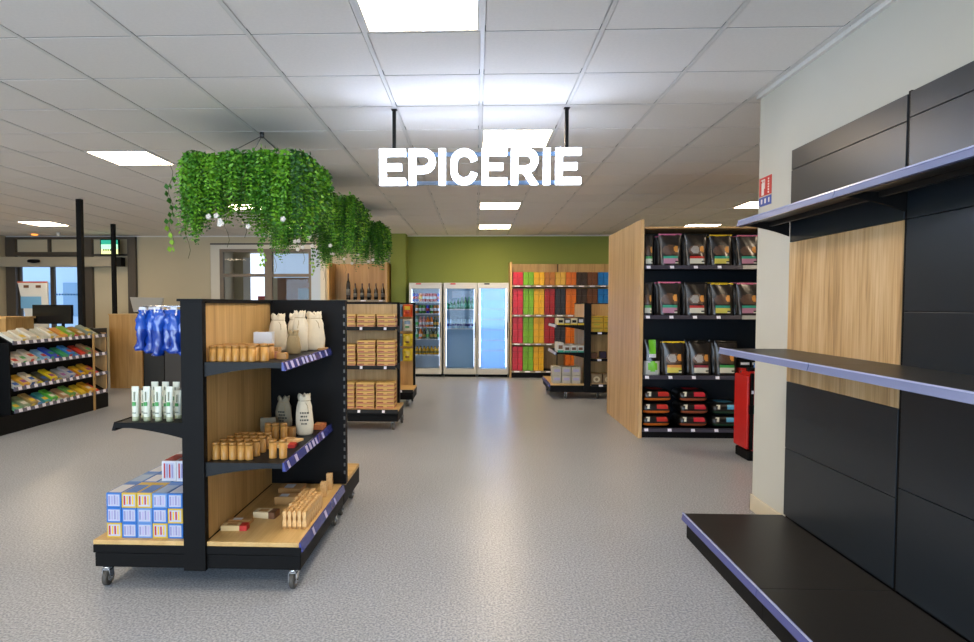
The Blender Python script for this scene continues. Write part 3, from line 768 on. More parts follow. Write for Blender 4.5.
# lying bags on the lowest shelf
def lying(c1, c2, c3):
    t = thing('kibble_sack', 'x', 'pet food bag')
    def pt(u, v):
        if .04 < v < .08 and .1 < u < .9: return c2
        if .12 < v < .30 and .45 < u < .85: return c3
        if .12 < v < .24 and .1 < u < .4: return labw
        return c1
    m = MB(); A, B, C_ = .158, .17, .066; NL, NN = 14, 40
    def pw(x, e): return math.copysign(abs(x)**e, x)
    for j in range(1, NL):
        la = -PI/2+PI*j/NL
        for i in range(NN):
            lo = 2*PI*i/NN; wob = 1+.015*math.sin(5*lo+3*la)
            m.v.append((A*wob*pw(math.cos(la), .45)*pw(math.cos(lo), .4), B*wob*pw(math.cos(la), .45)*pw(math.sin(lo), .4), C_+C_*pw(math.sin(la), .8)))
    for j in range(NL-2):
        for i in range(NN):
            i2 = (i+1) % NN; q = [j*NN+i, j*NN+i2, (j+1)*NN+i2, (j+1)*NN+i]
            cx_ = sum(m.v[k][0] for k in q)/4; cy_ = sum(m.v[k][1] for k in q)/4; cz_ = (sum(m.v[k][2] for k in q)/4-C_)/C_
            c_ = c1
            if cy_ < -.08 and abs(cx_) < .135:
                if -.62 < cz_ < -.22: c_ = c2
                elif .05 < cz_ < .75: c_ = c3 if .01 < cx_ < .11 else (labw if -.10 < cx_ < -.05 else c1)
            m.f.append(q); m.m.append(c_); m.sm.append(True)
    k0_ = (NL-2)*NN
    m.f.append([i for i in range(NN)][::-1]); m.m.append(c1); m.sm.append(True)
    m.f.append([k0_+i for i in range(NN)]); m.m.append(c3); m.sm.append(True)
    m.build('film', t)
    return t
LK = {'orange': lying(petblk, mat('sack_orange', '#d06a1e', .4), redp), 'brown': lying(petblk, mat('sack_brown', '#a05030', .4), mat('sack_crimson', '#c22032', .4)), 'teal': lying(petblk, mat('sack_green', '#23402c', .4), mat('sack_sky', '#4f9cc0', .4))}
def lay(kind, x, n, txt):
    for k in range(n):
        place(LK[kind], (x+random.uniform(-.01,.01), 6.85, .101+.1325*k), random.uniform(-.05,.05), f'black sack with {kind} print in the {txt} pile, lowest shelf, {ORD[k]} from the bottom', 'lying pet food sacks', sc=(1, 1, 1))
lay('orange', 1.90, 3, 'left'); lay('brown', 2.29, 3, 'middle'); lay('teal', 2.63, 2, 'right')

# ------------------------------------------------------------------ red rolling basket behind the partition wall
RT = thing('rolling_basket', 'tall red plastic rolling basket with a black handle, half hidden behind the partition wall', 'basket', (2.47, 5.75, 0))
b = MB(); b.box(2.355, 2.385, 5.70, 5.98, .1, .76, redm); b.box(2.412, 2.62, 5.70, 5.98, .08, .78, redm); b.box(2.385, 2.412, 5.74, 5.98, .1, .76, redm); b.build('body', RT, bevel=.012)
b = MB(); b.box(2.386, 2.410, 5.685, 5.72, .1, .78, black); b.box(2.372, 2.422, 5.680, 5.70, .42, .5, black); b.box(2.36, 2.6, 5.70, 5.74, .80, .83, black); b.build('handle', RT, bevel=.004)
b = MB(); b.box(2.37, 2.61, 5.69, 5.97, .0, .085, black); b.build('wheel_base', RT, bevel=.01)
b = MB(); b.box(2.388, 2.408, 5.6835, 5.6848, .6, .63, tagw); b.box(2.455, 2.475, 5.6985, 5.6998, .6, .65, tagw); b.build('stickers', RT)
b = MB(); b.box(2.43, 2.47, 5.70, 5.75, .83, .87, bluep); b.build('grip', RT)
RT.location.x += .05

# ------------------------------------------------------------------ wall shelving at the right (empty, three bays)
def wall_bay(y0, y1, i, end=False):
    lab = ['empty black wall shelving bay with an oak middle panel, farthest from the camera', 'empty black wall shelving bay without oak panel at the right edge of the photo', 'empty black wall shelving bay nearest the camera, out of view'][i]
    T = thing('wall_shelving', lab, 'shelving unit', (1.8, (y0+y1)/2, 0))
    g_ = .004
    zs = [.15, .55, .94, 1.34, 1.75, 2.165, 2.28] if i == 0 else [.15, .60, 1.03, 1.36, 1.75, 2.175, 2.285]
    for k in range(len(zs)-1):
        m_ = panelm
        if i == 0 and k in (2, 3): continue
        p = MB(); p.box(1.822, 1.838, y0+.012, y1-.008, zs[k]+.0015, zs[k+1]-.0015, m_); p.build('back_panel', T, bevel=.0015)
    if i == 0:
        p = MB(); p.box(1.822, 1.838, y0+.012, y1-.008, .9415, 1.7485, oak_knot); p.build('oak_panel', T)
    p = MB(); p.box(1.838, 1.868, y0, y1, .05, 2.26, black); p.box(1.826, 1.84, y0-.008, y0+.010, .1, 2.29, black)
    p.build('upright', T)
    for z, d, n_ in ((1.13, .375, 0), (1.87, .285, 1)):
        s = MB(); s.box(1.82-d, 1.818, y0+.002, y1-.002, z-.004, z, decky)
        s.box(1.82-d, 1.82-d+.02, y0+.002, y1-.002, z-.03, z-.004, decky); s.box(1.70, 1.72, y0+.01, y1-.01, z-.028, z-.004, decky)
        bracket_x(s, 1.82, -1, d, y1-.006, y1-.002, z-.001, .085, black); bracket_x(s, 1.82, -1, d, y0+.002, y0+.006, z-.001, .085, black)
        so = s.build('shelf', T)
        r = MB(); x = 1.819-d; rail_x(r, x, -1, y0+.003, y1-.003, z+.006, .034, railp, tilt=.012); rail_x(r, x-.004, -1, y0+.003, y1-.003, z+.007, .006, mat('rail_edge', '#aab2d8', .2), tilt=.001); r.build('price_rail', so)
    b = MB(); b.box(1.245, 1.82, y0+.001, y1-.001, .118, .145, decky); b.build('base_shelf', T, bevel=.002)
    b = MB(); b.box(1.262, 1.28, y0+.001, y1-.001, 0, .117, black); b.box(1.28, 1.8, y1-.02, y1-.001, 0, .117, black); b.box(1.28, 1.8, y0+.001, y0+.02, 0, .117, black); b.build('kick_plate', T)
    r = MB(); rail_x(r, 1.244, -1, y0+.002, y1-.002, .15, .04, mat('rail_violet', '#4e5390', .25, coat=.3), tilt=.010); rail_x(r, 1.240, -1, y0+.002, y1-.002, .152, .006, mat('rail_edge', '#aab2d8', .2), tilt=.001); r.build('price_rail', T)
for i, (a, d) in enumerate(((2.785, 3.79), (1.78, 2.785), (.775, 1.78))): wall_bay(a, d, i)
# extinguisher sign
S = thing('extinguisher_sign', 'red and blue fire extinguisher sign on the pale partition wall', 'sign', (1.871, 4.22, 2.12))
b = MB(); b.box(1.8685, 1.8715, 4.135, 4.305, 2.095, 2.215, redm); b.box(1.8685, 1.8715, 4.135, 4.305, 2.03, 2.088, mat('sign_blue', '#2b4aa8', .4)); b.build('plate', S)
b = MB(); xx0, xx1 = 1.8675, 1.8684
b = MB(); b.box(xx0, xx1, 4.235, 4.27, 2.10, 2.18, white); b.box(xx0, xx1, 4.245, 4.26, 2.18, 2.20, white); b.box(xx0, xx1, 4.225, 4.28, 2.195, 2.202, white); b.box(xx0, xx1, 4.222, 4.230, 2.14, 2.20, white); b.build('extinguisher_symbol', S); b = MB()
for i in range(6): b.box(xx0, xx1, 4.165, 4.18, 2.105+.017*i, 2.116+.017*i, white)
b.build('lettering', S); b = MB()
b.box(xx0, xx1, 4.255, 4.275, 2.045, 2.075, white); b.box(xx0, xx1, 4.205, 4.225, 2.045, 2.075, white); b.box(xx0, xx1, 4.155, 4.172, 2.045, 2.075, white)
b.build('pictogram', S)

# ------------------------------------------------------------------ illuminated sign EPICERIE
SG = thing('illuminated_sign', 'hanging sign of white glowing letters reading EPICERIE', 'sign', (0, 4.5, 2.35))
glow = mat('sign_glow', '#e4eeff', .5, emit=5.2)
signside = mat('sign_side', '#dfe6f4', .5, emit=2.0)
ys = 4.49; zt, zb_ = 2.472, 2.224; H_ = zt-zb_; sw = .0455
def sx(u): return (-.679+(u-380)*.0070100)*.9962
def ribbon(mb, pts, w, closed=False):
    """flat stroke in XZ extruded in Y with round joints"""
    for i in range(len(pts)-1):
        a, c_ = Vector(pts[i]), Vector(pts[i+1]); d = (c_-a).normalized(); n_ = Vector((-d.y, d.x))*w/2
        mb.prism([tuple(a+n_), tuple(c_+n_), tuple(c_-n_), tuple(a-n_)], 'y', ys-.02, ys+.02, glow)
    for i in range(1, len(pts)-1):
        p = pts[i]; mb.prism([(p[0]+w/2*math.cos(a*PI/8), p[1]+w/2*math.sin(a*PI/8)) for a in range(16)], 'y', ys-.0198, ys+.0198, glow)
def arc(cx, cz, rx, rz, a0, a1, n=10): return [(cx+rx*math.cos(math.radians(a0+(a1-a0)*i/n)), cz+rz*math.sin(math.radians(a0+(a1-a0)*i/n))) for i in range(n+1)]
def letter(ch, ua, ub):
    x0, x1 = sx(ua), sx(ub); m = MB(); h = sw/2; w = x1-x0; T_, B_ = zt-h, zb_+h; Mz = (T_+B_)/2
    if ch == 'I': ribbon(m, [((x0+x1)/2, zb_), ((x0+x1)/2, zt)], sw)
    if ch in 'EPR': ribbon(m, [(x0+h, zb_), (x0+h, zt)], sw)
    if ch == 'E':
        ribbon(m, [(x0+h, T_), (x1, T_)], sw); ribbon(m, [(x0+h, B_), (x1, B_)], sw); ribbon(m, [(x0+h, Mz), (x1-.028, Mz)], sw)
    if ch in 'PR':
        pm_ = zb_+H_*.42; r_ = (T_-pm_)/2
        ribbon(m, [(x0+h, T_), (x1-h-r_, T_)] + arc(x1-h-r_, (T_+pm_)/2, r_, r_, 90, -90) + [(x0+h, pm_)], sw)
        if ch == 'R': m.prism([(x0+w*.36, pm_), (x0+w*.36+sw*1.05, pm_), (x1, zb_), (x1-sw*1.1, zb_)], 'y', ys-.0196, ys+.0196, glow)
    if ch == 'C':
        rx = (w-sw)/2; cx_ = (x0+x1)/2
        ribbon(m, arc(cx_, T_-rx, rx, rx, 10, 180) + arc(cx_, B_+rx, rx, rx, 180, 350), sw)
    o = m.build('letter', SG)
for ch, a, c_ in (('E',379.7,405.7),('P',409.5,436),('I',439.3,446.3),('C',451.3,478),('E',482.5,507.5),('R',511.8,538.5),('I',543.5,550.7),('E',556.0,580.8)): letter(ch, a, c_)
railt = mat('sign_rail_blue_grey', '#24384c', .4, .1)
for z in (zt-.028, zb_+.02):
    r = MB(); r.box(sx(383), sx(579), ys+.024, ys+.036, z-.016, z+.012, railt); r.build('mounting_rail', SG)
for u in (393.5, 567.5):
    r = MB(); x = sx(u); r.box(x-.012, x+.012, ys+.037, ys+.061, zt-.04, CZ-.001, black); r.box(x-.02, x+.02, ys+.03, ys+.07, CZ-.006, CZ-.001, black); r.build('hanging_rod', SG)

# ------------------------------------------------------------------ hanging plants
gr = [mat('leaf_1', '#2f6b14', .5), mat('leaf_2', '#4a8a1c', .5), mat('leaf_3', '#6fae28', .5), mat('leaf_4', '#285a1e', .55), mat('leaf_5', '#8fbe3a', .5), mat('leaf_6', '#3a7a2c', .5)]
stemm = mat('stem', '#4a4a1c', .7)
for m_ in gr:
    m_.node_tree.nodes['Principled BSDF'].inputs['Subsurface Weight'].default_value = 0
def planter(y0, y1, x0, x1, n, lab, sd):
    R = random.Random(sd)
    T = thing('hanging_planter', lab, 'hanging plants', ((x0+x1)/2, (y0+y1)/2, 2.3))
    zt_ = 2.47
    f = MB(); f.box(x0+.12, x1-.12, y0+.12, y1-.12, 2.28, 2.40, black)
    f.build('trough', T)
    cx_, cy_ = (x0+x1)/2, (y0+y1)/2
    w = MB()
    for (ax, ay) in ((x0+.14, y0+.14), (x1-.14, y0+.14), (x0+.14, y1-.14), (x1-.14, y1-.14)):
        w.tube([(ax, ay, 2.39), (cx_, cy_, CZ-.03)], .0025, mat('wire', '#4a4a4a', .4, .8), 5)
    w.cyl((cx_, cy_, CZ-.045), .016, .044, mat('wire', '#4a4a4a', .4, .8)); w.build('wires', T)
    b = MB()
    def leaf(p, d, s, m):
        d = d.normalized(); u = d.cross(Vector((R.uniform(-1,1), R.uniform(-1,1), R.uniform(-.5,1)))).normalized()
        q = [p, p+d*s*.5+u*s*.28, p+d*s, p+d*s*.5-u*s*.28]
        k = len(b.v); b.v += [tuple(x) for x in q]; b.f.append([k, k+1, k+2, k+3]); b.m.append(m); b.sm.append(False)
    for i in range(n):
        edge = R.random()
        if edge < .8:
            t_ = R.random(); e = R.choice('FFFRRL' + 'BT')
            if e == 'F': p = Vector((x0+.08+(x1-x0-.16)*t_, y0+.1+R.random()*.12, 0)); o = Vector((R.uniform(-.2,.2), -1, 0))
            elif e == 'B': p = Vector((x0+.08+(x1-x0-.16)*t_, y1-.12, 0)); o = Vector((R.uniform(-.2,.2), 1, 0))
            elif e == 'R': p = Vector((x1-.1-R.random()*.08, y0+.08+(y1-y0-.16)*t_, 0)); o = Vector((1, R.uniform(-.2,.2), 0))
            elif e == 'L': p = Vector((x0+.1+R.random()*.08, y0+.08+(y1-y0-.16)*t_, 0)); o = Vector((-1, R.uniform(-.2,.2), 0))
            else: p = Vector((x0+.1+(x1-x0-.2)*t_, y0+.1+(y1-y0-.2)*R.random(), 0)); o = Vector((R.uniform(-1,1), R.uniform(-1,1), 0))
            L = R.uniform(.22, .56)*(1+.25*math.sin(p.x*9+p.y*5+sd)); 
            if e == 'T': L *= .35
        else:
            p = Vector((x0+.1+(x1-x0-.2)*R.random(), y0+.1+(y1-y0-.2)*R.random(), 0)); o = Vector((R.uniform(-1,1), R.uniform(-1,1), 0)); L = R.uniform(.08, .2)
        p.z = 2.38+R.uniform(0, .07); out = R.uniform(.02, .14)*(.6 if edge < .8 and e in 'RL' else 1); rise = R.uniform(.02, .13)
        kk = int((math.sin(p.x*7+sd)+math.sin(p.y*9+p.x*3)+2)/4*4+R.uniform(-.7, 1.2)); m = gr[max(0, min(5, kk))]
        steps = max(5, int(L/.028)); prev = p.copy(); sc_ = R.uniform(.8, 1.3)
        for s in range(1, steps+1):
            t_ = s/steps
            q = p + o*out*min(1, t_*2.2)**.7 + Vector((0, 0, rise*math.sin(min(1, t_*2.5)*PI*.6) - L*max(0, t_-.15)))
            q += Vector((R.uniform(-.006,.006), R.uniform(-.006,.006), 0))
            d = (q-prev)
            for sd_ in (-1, 1):
                side = d.cross(o).normalized()*sd_ if d.length > 0 else o
                leaf(q, side + Vector((0,0,-.55)) + o*R.uniform(-.2,.6), .042*sc_*(1-.45*t_), m)
            if s % 2: leaf(q, o+Vector((R.uniform(-.5,.5), R.uniform(-.5,.5), -.4)), .036*sc_, R.choice(gr))
            prev = q
    b.build('foliage', T, recalc=False)['kind'] = 'stuff'
    v = MB()   # long trailing vine at the left front corner
    for (vx, vy, Lv) in ((x0-.04, y0+.1, .62), (x0+.12, y0+.02, .7), (x0+.42, y0, .62), (x0+.55, y0, .55)):
        pp = [(vx+.02*math.sin(s*1.3), vy, 2.42-Lv*s/12) for s in range(13)]; v.tube(pp, .0018, stemm, 5)
        if Lv < .65 and vx < x0:
            for q in pp[2:]:
                for k in range(3):
                    a = R.random()*6; c0 = Vector(q); e1 = Vector((math.cos(a), math.sin(a)*.4, -.2)).normalized()*.03; e2 = Vector((0, .01, -.022))
                    kx = len(v.v); v.v += [tuple(c0), tuple(c0+e1*.6-e2), tuple(c0+e1*1.2), tuple(c0+e1*.6+e2)]; v.f.append([kx,kx+1,kx+2,kx+3]); v.m.append(gr[4] if q[2] < 2.0 else gr[0]); v.sm.append(False)
    v.build('trailing_stems', T, recalc=False)
    for i in range(7):
        fl = MB()
        px_ = x0+.2+R.random()*(x1-x0-.3); pz = R.uniform(1.93, 2.1)
        for k in range(5):
            a = k*2*PI/5; fl.lathe([(.002, 0), (.012, .004), (.002, .008)], (px_+.010*math.cos(a), y0-.045, pz+.010*math.sin(a)), 8, white, axis='y')
        fl.build('flower', T)
planter(4.6, 5.6, -2.24, -1.2, 1500, 'big trough of bright green hanging ferns, nearest of three, beside the sign', 3)
planter(6.5, 7.5, -2.2, -1.2, 1000, 'trough of green hanging ferns, middle of three under the ceiling', 5)
planter(8.6, 9.6, -2.2, -1.22, 900, 'trough of green hanging ferns, farthest of three, near the green wall', 8)

# ------------------------------------------------------------------ drinks fridges
frw = mat('fridge_white', '#cfcbbf', .35, coat=.2); fin = mat('fridge_inside', '#bcdaf6', .4); fglass = None
def glass_mat(name, tint, rough=.02, alpha=.12):
    if name in _M: return _M[name]
    m = bpy.data.materials.new(name); m.use_nodes = True; nt = m.node_tree; nt.nodes.clear()
    o = nt.nodes.new('ShaderNodeOutputMaterial'); tr = nt.nodes.new('ShaderNodeBsdfTransparent'); gl = nt.nodes.new('ShaderNodeBsdfGlossy')
    tr.inputs[0].default_value = (*tint, 1); gl.inputs['Roughness'].default_value = rough
    mx = nt.nodes.new('ShaderNodeMixShader'); fr = nt.nodes.new('ShaderNodeFresnel'); fr.inputs[0].default_value = 1.25
    nt.links.new(fr.outputs[0], mx.inputs[0]); nt.links.new(tr.outputs[0], mx.inputs[1]); nt.links.new(gl.outputs[0], mx.inputs[2]); nt.links.new(mx.outputs[0], o.inputs[0])
    _M[name] = m; return m
fglass = glass_mat('fridge_glass', (.93, .97, 1))
wglass = glass_mat('window_glass', (.95, .97, .98))
def fridge(x0, x1, lab, shelves, ledp, inm):
    y0, y1, zt_ = 12.1, 12.72, 1.80
    T = thing('drinks_fridge', lab, 'fridge', ((x0+x1)/2, 12.4, 0))
    b = MB(); b.box(x0, x0+.035, y0+.05, y1, .05, zt_, frw); b.box(x1-.035, x1, y0+.05, y1, .05, zt_, frw); b.box(x0+.035, x1-.035, y1-.03, y1, .05, zt_, frw)
    b.box(x0+.035, x1-.035, y0+.05, y1-.03, .05, .12, frw); b.box(x0+.035, x1-.035, y0+.05, y1-.03, 1.72, zt_, frw); b.build('cabinet', T, bevel=.003)
    b = MB(); b.box(x0+.036, x1-.036, y1-.034, y1-.031, .121, 1.719, inm); b.box(x0+.0355, x0+.038, y0+.052, y1-.035, .121, 1.719, inm); b.box(x1-.038, x1-.0355, y0+.052, y1-.035, .121, 1.719, inm)
    b.box(x0+.14, x1-.14, y1-.05, y1-.035, 1.52, 1.66, mat('fan_cover', '#c4d2e2', .4)); b.build('liner', T)
    b = MB(); b.box(x0+.02, x1-.02, y0+.08, y1-.05, 0, .049, black); b.build('plinth', T)
    d = MB()
    d.box(x0+.002, x0+.05, y0, y0+.045, .055, zt_-.045, frw); d.box(x1-.05, x1-.002, y0, y0+.045, .055, zt_-.045, frw); d.box(x0+.05, x1-.05, y0, y0+.045, 1.69, zt_-.045, frw); d.box(x0+.05, x1-.05, y0, y0+.045, .055, .16, frw)
    do = d.build('door', T, bevel=.003)
    g_ = MB(); g_.box(x0+.05, x1-.05, y0+.018, y0+.024, .16, 1.69, fglass); g_.build('pane', do)
    h_ = MB(); h_.box(x1-.04, x1-.025, y0-.022, y0-.001, .75, 1.05, black); h_.build('handle', do)
    h_ = MB(); h_.box(x0+.002, x1-.002, y0+.005, y0+.05, zt_-.04, zt_, frw); h_.box(x0+.13, x0+.23, y0+.003, y0+.006, zt_-.033, zt_-.008, redm if ledp != 2 else black); h_.build('header', T, bevel=.002)
    for z in shelves:
        s = MB()
        s.box(x0+.04, x1-.04, y0+.07, y0+.08, z-.018, z, whitep)
        n_ = 14
        for k in range(n_): xx = x0+.045+(x1-x0-.095)*k/(n_-1); s.box(xx, xx+.005, y0+.08, y1-.04, z-.006, z, whitep)
        s.build('shelf', T)
    s = MB()
    lm = {0: mat('fridge_led', '#cfe0ff', .5, emit=3.0), 1: mat('fridge_led', '#cfe0ff', .5, emit=3.0), 2: mat('fridge_led_bright', '#a8d0ff', .5, emit=19)}[ledp]
    s.box(x0+.045, x0+.055, y0+.055, y0+.062, .2, 1.68, lm); s.box(x1-.055, x1-.045, y0+.055, y0+.062, .2, 1.68, lm)
    s.box(x0+.1, x1-.1, y0+.056, y0+.075, 1.705, 1.716, lm); s.build('led_strip', T)
F1 = [1.44, 1.215, .955, .725, .42]; F2 = [1.30, .93]; F3 = [1.50, 1.31, 1.11, .91, .71, .51]
fridge(-1.275, -.645, 'white glass-door fridge packed with cans and bottles, leftmost of three', F1, 0, mat('fridge_inside_a', '#c3cfdc', .4))
fridge(-.615, .02, 'white glass-door fridge with green and blue bottles, middle of three', F2, 1, mat('fridge_inside_b', '#8fb0c8', .4))
fridge(.03, .63, 'white glass-door fridge standing empty and brightly lit, rightmost of three', F3, 2, fin)
def can(m1, m2):
    t = thing('drink_can', 'x', 'can'); b = MB(); b.lathe([(.026,0),(.031,.006),(.031,.15),(.027,.16)], n=14, m=m1); b.build('body', t)
    b = MB(); b.lathe([(.0315,.05),(.0315,.1)], n=14, m=m2); b.build('label', t); return t
def bottle(m1, m2, h=.2):
    t = thing('drink_bottle', 'x', 'bottle'); b = MB(); b.lathe([(.03,0),(.033,.01),(.033,h*.55),(.028,h*.68),(.013,h*.82),(.012,h*.92)], n=14, m=m1); b.build('body', t)
    b = MB(); b.cyl((0,0,h*.92), .014, h*.08, m2, n=12); b.build('cap', t)
    b = MB(); b.lathe([(.0336,h*.2),(.0336,h*.45)], n=14, m=m2); b.build('label', t); return t
cR = can(redp, whitep); cB = can(mat('can_blue', '#2b3fa8', .3, .4), redp); cO = can(orangep, yellowp); cG = can(mat('can_green', '#3c7a3a', .3, .4), whitep); cP = can(mat('can_brown', '#a8703a', .3, .4), whitep)
bGn = bottle(mat('bottle_green', '#1f7a50', .15, coat=.5), tealp, .22); bBl = bottle(mat('bottle_blue', '#a9cbe6', .1, coat=.5), mat('bottle_cap_blue', '#1c2f7a', .4), .2)
bPk = bottle(mat('bottle_pink', '#c88a8a', .2), whitep, .21); bOr = bottle(mat('bottle_orange', '#d0702c', .2), whitep, .21); bYe = bottle(mat('bottle_yellow', '#c8962a', .2), mat('label_olive', '#6a5a1c', .5), .16)
bDk = bottle(mat('bottle_dark', '#4a4f3c', .2), mat('label_gold', '#b08a30', .5), .2); bGr = bottle(mat('bottle_palegreen', '#9ab0a0', .2), greenp, .2)
fr1 = [(1.44, [cB,cB,cO,cR,cR,cR,cR,cB], 'red or blue cans'), (1.215, [cO,cP,cG,cG,cB,cG,cP,cP], 'striped cans'), (.955, [bGr,bGr,bPk,bPk,bOr,bOr,bDk,bDk], 'coloured bottles'), (.725, [bDk,bGr,bOr,bDk,bGr,bDk,bDk,bGr], 'dark bottles'), (.42, [bYe]*8, 'yellow bottles')]
for si, (z, ks, nm) in enumerate(fr1):
    for i, k_ in enumerate(ks):
        for d in range(2):
            place(k_, (-1.205+.0695*i, 12.23+.09*d, z+.001), 0, f'{nm[:-1]} in left fridge, {ORD[si]} shelf, {ORD[i]} from the left, {["front","back"][d]} row', 'drinks in the left fridge')
for i in range(8):
    place(bGn, (-.545+.0695*i, 12.23, 1.301), 0, f'green bottle in the middle fridge, upper shelf, {ORD[i]} from the left', 'green bottles in the middle fridge', sc=(1,1,.7 if i < 3 else 1.05 if i > 3 else .9))
    place(bBl, (-.545+.0695*i, 12.23, .931), 0, f'clear water bottle with dark blue cap in the middle fridge, {ORD[i]} from the left', 'water bottles in the middle fridge')

# ------------------------------------------------------------------ oak shelf with coloured packs
T2 = thing('wall_shelving', 'oak and black wall shelving filled with rows of coloured packs on the green wall', 'shelving unit', (1.9, 12.4, 0))
b = MB(); b.box(.645, .68, 12.02, 12.7, 0, 2.19, oak); b.build('side_panel', T2)
for a, c_ in ((.682, 1.60), (1.615, 2.60), (2.61, 3.2)):
    b = MB(); b.box(a, c_, 12.6, 12.63, .1, 2.185, oak); b.build('back_panel', T2)
b = MB(); b.box(1.60, 1.614, 12.58, 12.64, .1, 2.185, black); b.box(3.2, 3.23, 12.02, 12.7, 0, 2.18, black); b.build('upright', T2)
b = MB(); b.box(.682, 3.2, 12.06, 12.6, 0, .1, black); b.build('plinth', T2)
for z in (1.74, 1.185, .645, .125):
    s = MB(); s.box(.682, 3.198, 12.03, 12.599, z-.024, z, black); so = s.build('shelf', T2)
    r = MB(); rail_y(r, 12.029, .682, 3.198, z+.012, .034, mat('rail_beige', '#8a8272', .4), [(.73+.2*i, .83+.2*i) for i in range(12)]); r.build('price_rail', so)
pc = dict(red='#d8263c', green='#7fbc12', yellow='#efb400', ochre='#b9701c', straw='#e0ae3c', orange='#e0700e', darkbrown='#3a2818', brown='#6e3f1e', blue='#0b76c4', crimson='#a81414', charcoal='#2c2a2c')
def pack(cn):
    t = thing('coloured_pack', 'x', 'pack'); m = mat('pack_'+cn, pc[cn], .4)
    b = MB(); b.box(-.046, .046, -.12, .12, 0, .117, m); b.build('carton', t, bevel=.0025)
    dk = tuple(x*.72 for x in lin(pc[cn])[:3])+(1,)
    b = MB(); b.box(-.035, .035, -.1208, -.1202, .012, .022, mat('packprint_'+cn, dk, .5)); b.build('print', t); return t
PK = {}
sh = [(1.7405, 2, 'top', ['red','green','yellow','ochre','straw','orange','darkbrown','brown','blue'], .13),
      (1.1855, 4, 'second', ['red','green','yellow','crimson','charcoal','orange','darkbrown','brown','blue'], .126),
      (.6455, 4, 'third', ['red','green','yellow','crimson','charcoal','orange',None,None,None], .126),
      (.1255, 4, 'lowest', ['red','green','yellow',None,None,'orange',None,None,None], .118)]
for z, n_, sn, cs, hh in sh:
    for ci, cn in enumerate(cs):
        if not cn: continue
        if cn not in PK: PK[cn] = pack(cn)
        for q in range(2):
            for k in range(n_):
                place(PK[cn], (.745+.2*ci+.098*q, 12.19, z+hh*k), 0, f'{cn} pack, {sn} shelf of the wall unit, {["left","right"][q]} stack of two, {ORD[k]} from bottom', 'coloured packs on the wall unit', sc=(1,1,hh/.1185))

# ------------------------------------------------------------------ oak bottle shelf on the back wall
T3 = thing('wall_shelving', 'oak wall unit with six dark bottles under the hanging plants', 'shelving unit', (-2.25, 12.3, 0))
b = MB(); b.box(-2.83, -2.80, 12.05, 12.7, 0, 2.19, oak); b.box(-1.72, -1.69, 12.05, 12.7, 0, 2.19, oak); b.build('side_panel', T3)
oak_w = wood('oak_warm', '#a87a3e', '#bd8e4e', '#cda264')
b = MB(); b.box(-2.80, -1.72, 12.62, 12.65, 0, 2.19, oak_w); b.build('back_panel', T3)
for z in (1.47, .95, .4):
    s = MB(); s.box(-2.798, -1.722, 12.10, 12.61, z-.03, z, black); so = s.build('shelf', T3); r = MB(); rail_y(r, 12.099, -2.798, -1.722, z+.004, .035, mat('rail_beige', '#8a8272', .4), [(-2.2, -2.1), (-1.85, -1.78)]); r.build('price_rail', so)
wbm = mat('wine_glass_dark', '#1c1712', .12, coat=.6)
wi = thing('wine_bottle', 'x', 'bottle'); b = MB(); b.lathe([(.034,0),(.038,.008),(.038,.18),(.03,.215),(.014,.24),(.013,.32)], n=16, m=wbm); b.build('glass', wi)
b = MB(); b.lathe([(.0385,.06),(.0385,.13)], n=16, m=mat('wine_label', '#6d6a62', .6)); b.build('label', wi); b = MB(); b.lathe([(.0145,.26),(.0145,.322)], n=12, m=mat('capsule', '#5a3a30', .4)); b.build('capsule', wi)
for i in range(6):
    place(wi, (-2.47+.135*i, 12.25, 1.4705), 0, f'dark wine bottle on the oak bottle shelf, {ORD[i]} from the left', 'wine bottles', sc=((1,1,1) if i else (1.1,1.1,1.6)))

# ------------------------------------------------------------------ magazine rack at the left
MR = thing('magazine_rack', 'black sloped magazine rack with four tiers at the left edge', 'magazine rack', (-5.07, 7.4, 0))
b = MB(); b.box(-5.19, -4.965, 6.36, 8.37, 0, .19, black); b.box(-5.19, -5.165, 6.36, 8.37, .19, 1.02, black); b.build('body', MR)
b = MB(); b.box(-5.19, -4.99, 6.60, 6.62, .19, .96, black); b.build('end_panel', MR)
b = MB(); b.box(-5.19, -4.985, 8.37, 8.385, 0, 1.0, oak_pale); b.build('end_panel', MR)
b = MB(); b.box(-4.964, -4.946, 8.035, 8.06, .0, 1.0, oak); b.build('divider', MR)
tiers = [.975, .735, .475, .235]
for z in tiers:
    s = MB(); s.prism([(-4.97, z-.03), (-4.97, z-.022), (-5.16, z+.085), (-5.16, z+.075)], 'y', 6.625, 8.365, black); so = s.build('tier', MR)
    r = MB(); rail_x(r, -4.968, 1, 6.625, 8.03, z+.012, .045, railg, [(6.68+.125*i, 6.735+.125*i) for i in range(11)], tilt=.008); rail_x(r, -4.968, 1, 8.065, 8.365, z+.012, .045, railg, [(8.1, 8.16), (8.24, 8.3)], tilt=.008); r.build('price_rail', so)
cols = [['#e0dccb','#d9d2bd','#ddd8c8','#d5d0c0','#cfd0c2','#d8d2c4','#d9b46a','#dd9a50','#7fae3a','#b84a6a','#b08a3a','#8f9a8a','#9aa07a'],
        ['#d5cfc2','#d0c8ba','#cdc5b6','#9cc0d8','#8ab8dc','#2a4ab8','#2244b0','#3a9a6a','#3a80c8','#3a78c0','#c83a28','#a07a5a','#b07a6a'],
        ['#b9c0c0','#d8a83a','#d6cdb8','#c8b82a','#4a4a40','#d8c020','#a89a30','#9aa0a8','#a8a8b0','#b0503a','#d8a828','#c89a28','#c8402a'],
        ['#6aa878','#8a9a78','#a8905a','#4a80b8','#4aa0a0','#5ab040','#a8b0a8','#b8906a','#6a9a4a','#b08a6a','#d8b830','#d8a020','#c83a28']]
